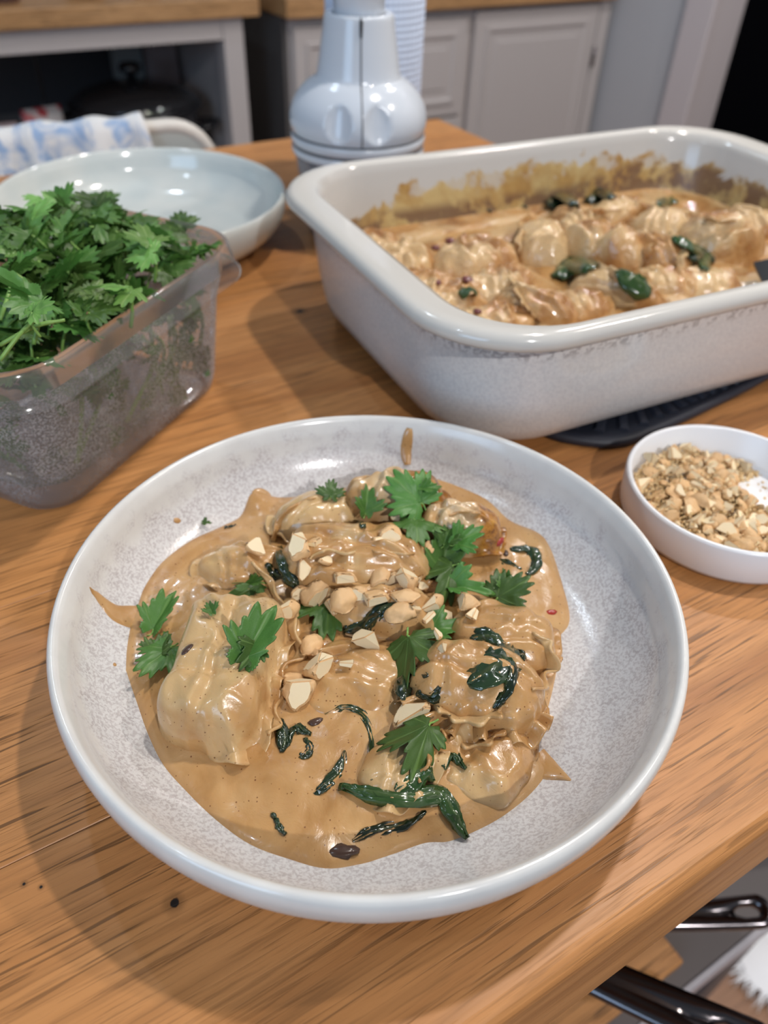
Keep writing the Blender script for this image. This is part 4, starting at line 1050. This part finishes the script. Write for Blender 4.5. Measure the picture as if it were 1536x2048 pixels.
bdump('ruffled dumpling edge rising at the front of the dish', 1075, 610, .028, .014, .019, R_(-48), (R_(10), 0), 1, p=2.2, flange=.24, waves=11, amp=.003, seed=29, side=R_(250), ridge=.0012)
bdump('golden ruffled half-moon at the front right of the dish', 1235, 575, .032, .013, .019, R_(-50), (R_(14), 0), 0, p=2.2, flange=.26, waves=13, amp=.003, seed=30, side=R_(80), ridge=.0012)
bdump('sauce-coated dumpling at the front edge right of centre', 1150, 612, .028, .016, .013, R_(-10), (0, 0), 2, p=2.3, flange=.12, amp=.0015, seed=31, ridge=.0018, lump=1.4)
bdump('smooth sauce-covered dumpling at the front right of the dish', 1400, 560, .030, .020, .013, R_(-15), (0, 0), 0, p=2.4, flange=.10, amp=.001, seed=32)
bdump('crumbly sauce-crusted dumpling at the near corner of the dish', 985, 640, .028, .016, .013, R_(-5), (0, 0), 1, p=2.3, flange=.1, amp=.001, seed=33, ridge=.002, lump=1.7)
bdump('dumpling squeezed between the tall one and the ruffled half-moon', 1145, 450, .024, .017, .022, R_(70), m=1, p=2.3, flange=.16, waves=10, amp=.002, seed=53, ridge=.0016)
bdump('dumpling by the far wall behind the ruffled half-moon', 1240, 420, .026, .016, .016, R_(0), m=2, p=2.3, flange=.14, waves=10, amp=.002, seed=54, ridge=.0016)
bdump('crusted dumpling in front of the onion-flecked one', 1000, 570, .030, .018, .017, R_(10), m=2, p=2.3, flange=.1, amp=.001, seed=55, ridge=.002, lump=1.6)
bdump('crusted dumpling against the left end wall of the dish', 745, 490, .022, .018, .012, R_(40), m=2, p=2.2, flange=.08, amp=.001, seed=56, ridge=.002, lump=1.6)
bdump('crusted dumpling at the left front wall of the dish', 830, 565, .026, .018, .012, R_(-20), m=1, p=2.3, flange=.08, amp=.001, seed=57, ridge=.002, lump=1.6)
bdump('dumpling in front of the bright green stem', 1330, 560, .026, .018, .014, R_(-30), m=1, p=2.3, flange=.14, waves=10, amp=.002, seed=58, ridge=.0014)
bdump('golden dumpling tucked against the right end wall', 1500, 445, .024, .018, .020, R_(-70), m=0, p=2.4, flange=.14, waves=10, amp=.002, seed=59, ridge=.0014)
DT = bvh_of([o for o in COL.objects if o.type == 'MESH' and o.name.split('.')[0] in ('baked_sauce',) or (o.get('group') == 'dumplings in the baking dish')])
flap('half-moon dumpling with pale', [(1150, 425), (1205, 425), (1255, 450), (1285, 490), (1290, 530)], .0095, 6, .0022, (.7, -.1), 2, MAT['bake_dump'][2], DT)
flap('ruffled dumpling edge', [(1025, 545), (1040, 585), (1060, 620), (1085, 645)], .0085, 5, .0020, (-.6, -.1), 1, MAT['bake_dump'][1], DT)
flap('golden ruffled', [(1180, 525), (1215, 545), (1250, 575), (1285, 605)], .0085, 5, .0022, (.5, -.2), 4, MAT['bake_dump'][0], DT)
flap('brown-sided', [(1300, 440), (1330, 470), (1350, 510), (1355, 550)], .0080, 5, .0020, (.7, -.1), 3, MAT['bake_dump'][1], DT)
flap('large golden', [(1370, 425), (1410, 440), (1460, 445), (1510, 435)], .0075, 4, .0020, (0, -.7), 5, MAT['bake_dump'][2], DT)
flap('tall rounded', [(1040, 505), (1045, 465), (1065, 435), (1100, 422)], .0070, 4, .0018, (-.6, -.1), 6, MAT['bake_dump'][0], DT)
def bspin(label, pts, wpx, green=False, seed=0, cup=.5, roll=.5, lift=.001):
    P = [hit(u, v, DT)[0] for u, v in pts]
    ribbon('spinach_leaf', label, P, wpx/2300/2*1.25, MAT['spinach_green'] if green else MAT['spinach'], 'spinach in the baking dish', roll, None, lift, cup, seed)
bspin('dark spinach bundle at the far wall of the dish, left of its neighbours', [(975,425),(1005,412),(1030,415),(1050,418)], 42, seed=41)
bspin('rounded dark spinach leaf behind the tall dumpling', [(1100,422),(1122,408),(1150,418)], 40, seed=42, cup=.7)
bspin('dark spinach curl at the far wall right of its neighbours', [(1175,408),(1200,395),(1225,400)], 34, seed=43, cup=.7)
bspin('green spinach leaf in the front middle of the baking dish', [(1115,560),(1145,535),(1180,545)], 50, True, 44)
bspin('dark green spinach draped along the golden half-moon', [(1235,545),(1265,570),(1300,592)], 40, True, 45)
bspin('bright green spinach stem standing near the right end', [(1345,480),(1370,495),(1400,515),(1408,545)], 26, True, 46)
bspin('dark spinach scrap beside the bright green stem', [(1375,520),(1400,512),(1425,530)], 34, False, 47)
bspin('small spinach scrap under the far rim at the right', [(1315,412),(1335,404),(1352,408)], 22, True, 48)
bspin('tiny green spinach fleck at the near left of the dish', [(920,595),(935,588),(952,592)], 18, True, 49)
for (u, v, r, lb) in ((900, 482, .0042, 'purple onion scrap in the left half of the baking dish'), (872, 495, .0034, 'second purple onion scrap beside the first in the baking dish'), (935, 560, .0034, 'brown onion bit near the left front of the baking dish'), (955, 622, .0026, 'dark onion bit at the near corner of the baking dish'), (875, 565, .0026, 'small onion bit in the left front of the baking dish')):
    p, n = hit(u, v, DT); bm = bmesh.new(); bmesh.ops.create_icosphere(bm, subdivisions=2, radius=r)
    for q in bm.verts: q.co *= 1 + .4*mnoise.noise(q.co*200 + Vector((u, 0, 0))); q.co.z *= .6
    me = bpy.data.meshes.new('onion_piece'); bm.to_mesh(me); bm.free(); me.materials.append(plain('onion_purple', (.16, .05, .05), .25)); me.polygons.foreach_set('use_smooth', [True]*len(me.polygons))
    o = ob('onion_piece', me, None, p, (0, 0, u)); tag(o, lb, 'onion', 'onion bits in the baking dish')
# serving spatula, its blade in the dish at the right
x0, y0 = dloc(1535, 530, .058); 
sp = empty('serving_spatula', (0, 0, 0)); tag(sp, 'dark serving spatula resting in the right end of the baking dish', 'spatula')
sp.location = at(1592, 548, .060); sp.rotation_euler = (R_(8), R_(-14), DA + R_(-32))
L = [[(-.022 + .09*q, s*(.018 + .008*q), .001*math.sin(q*3) + t) for (s, t) in ((-1, 0), (1, 0), (1, .002), (-1, .002))] for q in [i/8 for i in range(9)]]
V, F_ = loops(L, True, True); build('blade', V, F_, MAT['black_plastic'], sp, smooth=False)
V, F_ = tube(catmull([(.066, 0, .001), (.10, 0, .020), (.16, 0, .032), (.26, 0, .030)], 5), .0065, 10); build('handle', V, F_, MAT['black_plastic'], sp)

# ------------------------------------------------------------------ food chopper and kitchen roll
CP = Vector((-.0345, .690, 0))
cpk = empty('food_chopper', CP); tag(cpk, 'white hand-press food chopper with clear bowl behind the baking dish', 'food chopper')
lathe('clear_bowl', [(0, .0), (.040, .0), (.043, .003), (.048, .03), (.0525, .066), (.0525, .068), (.0510, .068), (.0465, .03), (.0415, .005), (0, .003)], MAT['jug'], cpk, 72)
lathe('collar', [(.050, .0682), (.0545, .0684), (.0552, .070), (.0552, .0735), (.0545, .0745), (.0545, .0765), (.0556, .0775), (.0556, .082), (.0548, .0835), (.050, .0838)], MAT['white_plastic'], cpk, 72)
lathe('dark_ring', [(.052, .0742), (.0549, .0744), (.0549, .0768), (.052, .0770)], MAT['grey_plastic'], cpk, 72)
lathe('dark_ring', [(.052, .0836), (.0553, .0838), (.0553, .0846), (.052, .0848)], MAT['grey_plastic'], cpk, 72)
prof = [(.0545, .0850), (.0558, .090), (.0560, .095), (.0550, .101), (.0520, .1080), (.0465, .1150), (.0400, .1205), (.0355, .1230), (.0338, .1248), (.0325, .130), (.0305, .142), (.0285, .154), (.0270, .1640), (.0262, .1662), (.0245, .1672), (.0205, .1668)]
V, F_ = lathe_data([tuple(p) for p in catmull(prof, 4)], 160)
vd = math.atan2(-.690, .0345)         # direction of the camera from the chopper
dim = [(vd - .285, .1000), (vd + .285, .1000)]
VV = []
for v in V:
    a = math.atan2(v[1], v[0]); r = math.hypot(v[0], v[1]); z = v[2]; dd = 0
    for (da, dz) in dim:
        e = ((a - da + math.pi) % (2*math.pi) - math.pi)*.054/.0108; f = (z - dz)/.0130; q = e*e + f*f
        if q < 1: dd += .0050*(1 - q)**.7
    r2 = r - dd; VV.append((v[0]*r2/r, v[1]*r2/r, z))
ob('press_housing', weld(mesh('press_housing', VV, F_, True, MAT['white_plastic'])), cpk)
lathe('press_button', [(.0195, .160), (.0195, .176), (.0215, .180), (.0235, .200), (.0225, .206), (.017, .209), (0, .210)], MAT['white_plastic'], cpk, 48)
sa = vd + .06
P = [(r + .0003, z) for r, z in catmull(prof, 4)[:-5]]; V = []
for (r, z) in P:
    for s in (-1, 1): a = sa + s*.0006/max(r, .01); V.append((r*math.cos(a), r*math.sin(a), z))
F_ = [(2*i, 2*i+1, 2*i+3, 2*i+2) for i in range(len(P) - 1)]
so_ = build('seam', V, F_, MAT['grey_plastic'], cpk)
a = sa; rr = .0277; c = Vector((rr*math.cos(a), rr*math.sin(a), .160)); s = Vector((-math.sin(a), math.cos(a), 0))
V, F_ = tube([c + Vector((0, 0, -.006)), c + Vector((0, 0, .0055))], .0012, 8); build('slot', V, F_, MAT['hole'], cpk)
# blade shaft inside the bowl
V, F_ = tube([(0, 0, .004), (0, 0, .075)], .006, 12); build('blade_shaft', V, F_, MAT['white_plastic'], cpk)

kr = empty('kitchen_roll', (-.0265, .815, 0)); tag(kr, 'roll of embossed white kitchen paper behind the food chopper', 'paper roll')
pm = NT('embossed_paper'); g = pm.coord('Object'); x, y, z = pm.sep(g)
an = pm.math('MULTIPLY', pm.math('ARCTAN2', y, x), .046)
w1 = pm.math('SINE', pm.math('MULTIPLY', pm.math('ADD', an, z), 620.0)); w2 = pm.math('SINE', pm.math('MULTIPLY', pm.math('SUBTRACT', an, z), 620.0))
pm.p(Base_Color=(.58, .68, .86, 1), Roughness=.9, Normal=pm.bump(pm.math('MULTIPLY', w1, w2), .35, .0015))
lathe('paper', [(.021, .001), (.0445, .001), (.0450, .002), (.0450, .229), (.0445, .230), (.021, .230), (.021, .001)], pm.m, kr, 72)
lathe('cardboard_core', [(.0190, .0005), (.0208, .0005), (.0208, .2305), (.0190, .2305), (.0190, .0005)], plain('core_card', (.42, .33, .24), .9), kr, 32)

# ------------------------------------------------------------------ tub of coriander
TA = math.radians(68.0); TC = Vector((-.1800, .3765, 0)); THX, THY, THZ = .0935, .0655, .091
tub = empty('herb_tub', TC, TA); tag(tub, 'clear rectangular plastic tub packed with fresh coriander', 'tub')
def tl(i, z, r): return [(a, b, z) for a, b in rrect(THX - i, THY - i, r, 9)]
Lb = [tl(.034, .0040, .014), tl(.0235, .0040, .018), tl(.0215, .0, .019), tl(.0190, .0, .020), tl(.0165, .002, .021), tl(.0145, .010, .022), tl(.0085, .060, .026), tl(.0050, .0750, .027)]
V, F_ = loops(Lb, True, False); build('tub_body', V, F_, MAT['tub'], tub)
Lr = [tl(.0050, .0750, .027), tl(.0045, .0870, .027), tl(.0036, .0900, .028), tl(.0020, .0912, .029), tl(.0004, .0902, .030), tl(-.0008, .0850, .031), tl(-.0030, .0765, .033), tl(-.0046, .0742, .034), tl(-.0050, .0734, .034), tl(-.0042, .0728, .034)]
V, F_ = loops(Lr, False, False); rim = build('rim', V, F_, MAT['tub_rim'], tub); 


def tub_pt(x, y, z): c, s = math.cos(TA), math.sin(TA); return Vector((TC.x + x*c - y*s, TC.y + x*s + y*c, z))
def mound(x, y):
    e = max(abs(x)/(THX - .012), abs(y)/(THY - .012)); return .078 + .034*max(0, 1 - e**2.2)
# dense mass below the surface
V, F_ = [], []; A = []
lm = LEAF[0]; lv = [v.co.copy() for v in lm.vertices]; 
small = leaf_mesh(77, LOB[0], MAT['leaf'])
def add_leaf(V, F_, M4):
    b = len(V)
    nb_ = 120
    idx = {}
    for j in (0, 4, 8):
        for i in range(0, nb_, 4): idx[(j, i)] = len(V); V.append(M4 @ lv[j*nb_ + i])
    ii = list(range(0, nb_, 4))
    for j0, j1 in ((0, 4), (4, 8)):
        for a_, b_ in zip(ii[:-1], ii[1:]): F_.append((idx[(j0, a_)], idx[(j0, b_)], idx[(j1, b_)], idx[(j1, a_)]))
for i in range(200):
    x = random.uniform(-1, 1)*(THX - .020); y = random.uniform(-1, 1)*(THY - .020); z = random.uniform(.052, .96*mound(x, y) - .006)
    s = random.uniform(.010, .016)
    M4 = Matrix.Translation((x, y, z)) @ Matrix.Rotation(random.random()*6.28, 4, 'Z') @ Matrix.Rotation(random.uniform(-1.2, 1.2), 4, 'X') @ Matrix.Scale(s, 4)
    add_leaf(V, F_, M4)
o = ob('herb_tangle', mesh('herb_tangle', V, F_, True, MAT['leaf']), None, TC, (0, 0, TA)); tag(o, 'tangled mass of coriander leaves inside the clear tub', 'herbs', None, 'stuff')
SPV, SPF = tube(catmull([(0, 0, 0), (.04, -.18, -.15), (.02, -.28, -.5), (-.04, -.3, -.9)], 4), .045, 6)
SPM = fixn(mesh('stem', SPV, SPF, True, MAT['stem']))
def sprig(label, P, size, eul, nleaf=3, pale=False, seed=0):
    t = empty('coriander_sprig', P); t.rotation_euler = eul; t.scale = (size,)*3
    tag(t, label, 'herb', 'coriander sprigs in the tub'); rr = random.Random(seed)
    ob('stem', SPM, t)
    for k in range(nleaf):
        ms = LEAFP if pale else LEAF
        o = ob('leaf_blade', ms[rr.randrange(len(ms))], t, (0, 0, 0) if k == 0 else (rr.uniform(-.1, .1), -.25*k, -.03*k), (rr.uniform(-.3, .3), rr.uniform(-.4, .4), (0, 1.15, -1.15)[k] + rr.uniform(-.2, .2)), 1.0 if k == 0 else rr.uniform(.7, .95))
    return t
i = 0; pts = []; tries = 0
while i < 95 and tries < 5000:
    tries += 1
    x = random.uniform(-1, 1)*(THX - .014); y = random.uniform(-1, 1)*(THY - .014)
    if any((x-a)**2 + (y-b)**2 < .0092**2 for a, b in pts) and tries < 3500: continue
    pts.append((x, y)); i += 1
    e = max(abs(x)/(THX - .012), abs(y)/(THY - .012))
    z = mound(x, y) + random.uniform(-.004, .007)
    dq = tub_pt(x, y, 0) - TC; where = ('back' if dq.y > .02 else 'front' if dq.y < -.02 else 'middle') + (' right' if dq.x > .02 else ' left' if dq.x < -.02 else '')
    sprig('fresh green coriander sprig in the %s of the heap in the clear tub' % where, tub_pt(x, y, z), random.uniform(.0135, .0205), (random.uniform(-.55, .75), random.uniform(-.6, .6), random.uniform(0, 6.28)), 3 if random.random() < .75 else 2, random.random() < .10, i)
SPEC = [('pale toothed coriander leaf resting against the inner tub rim', 245, 575, .022, True, R_(115)), ('large light green coriander leaf at the left edge of the tub', 65, 510, .021, True, R_(60)), ('broad coriander leaf below the large light one at the left edge', 55, 590, .022, False, R_(80)), ('tall coriander leaf at the top of the heap', 165, 395, .019, False, R_(60)), ('darker coriander leaf right of the topmost one', 220, 400, .017, False, R_(70)), ('coriander leaf at the far right corner of the heap', 365, 455, .016, False, R_(20)), ('small bright coriander tip in the left front of the tub', 65, 625, .012, True, R_(-90)), ('broad pale coriander leaf in the right half of the heap', 300, 490, .020, True, R_(30)), ('coriander leaf beside the inner rim at the front', 180, 625, .016, False, R_(-70))]
for k, (lb, u, v, s, pl, rz) in enumerate(SPEC):
    z = .108
    for _ in range(5):
        p = at(u, v, z); d = p - TC; x = d.x*math.cos(TA) + d.y*math.sin(TA); y = -d.x*math.sin(TA) + d.y*math.cos(TA); z = mound(x, y) + .010
    sprig(lb, p, s, (R_(18), R_(random.uniform(-15, 15)), rz), 2, pl, 300 + k)
# loose stalks on top and leaves pressed against the clear wall
for k, (u0, v0, u1, v1) in enumerate(((0, 720, 70, 640), (0, 640, 25, 560), (60, 500, 110, 440), (0, 690, 130, 640))):
    a, b = at(u0, v0, .102), at(u1, v1, .110); mid = (a + b)/2 + Vector((.002, .0, .003))
    V, F_ = tube([p - a for p in [Vector(q) for q in catmull([a, mid, b], 6)]], [.0009]*10 + [.0007]*3, 8)
    o = build('coriander_stalk', V, F_, MAT['stem'], None, loc=a); tag(o, ('thick green stalk crossing the front left of the herb heap', 'short stalk at the left edge of the herb heap', 'stalk slanting among the leaves at the back left of the tub', 'thin stalk lying across the front of the herb heap')[k], 'herb', 'loose coriander stalks')
WL = 'coriander leaf pressed against the clear wall inside the tub'
for k in range(26):
    if k < 17: x = -.065 + .13*random.random(); y = -(THY - .0125); rz = 0
    else: x = -(THX - .0125); y = -.045 + .09*random.random(); rz = math.pi/2
    z = random.uniform(.018, .060); ins = (.060 - z)*.09
    if k < 17: y += ins
    else: x += ins
    t = sprig(WL, tub_pt(x, y, z), random.uniform(.008, .014), (0, 0, 0), 1 if k % 2 else 2, False, 500 + k)
    face = Matrix.Rotation(TA + (0 if k < 17 else -math.pi/2), 3, 'Z') @ Matrix.Rotation(R_(86), 3, 'X') @ Matrix.Rotation(random.random()*6.28, 3, 'Z')
    t.rotation_euler = face.to_euler(); t['group'] = 'leaves against the tub wall'
for k in range(10):
    x = -.06 + .12*random.random(); y = -(THY - .014)
    P = catmull([(x, y + .002, .064), (x + random.uniform(-.01, .01), y + .003, .045), (x + random.uniform(-.03, .03), y + .006, .02)], 5)
    P = [tub_pt(*q) for q in P]; a = P[0].copy()
    V, F_ = tube([p - a for p in P], .0012, 6); o = build('coriander_stalk', V, F_, MAT['stem'], None, loc=a); tag(o, 'pale coriander stalk seen through the clear tub wall', 'herb', 'stalks against the tub wall')
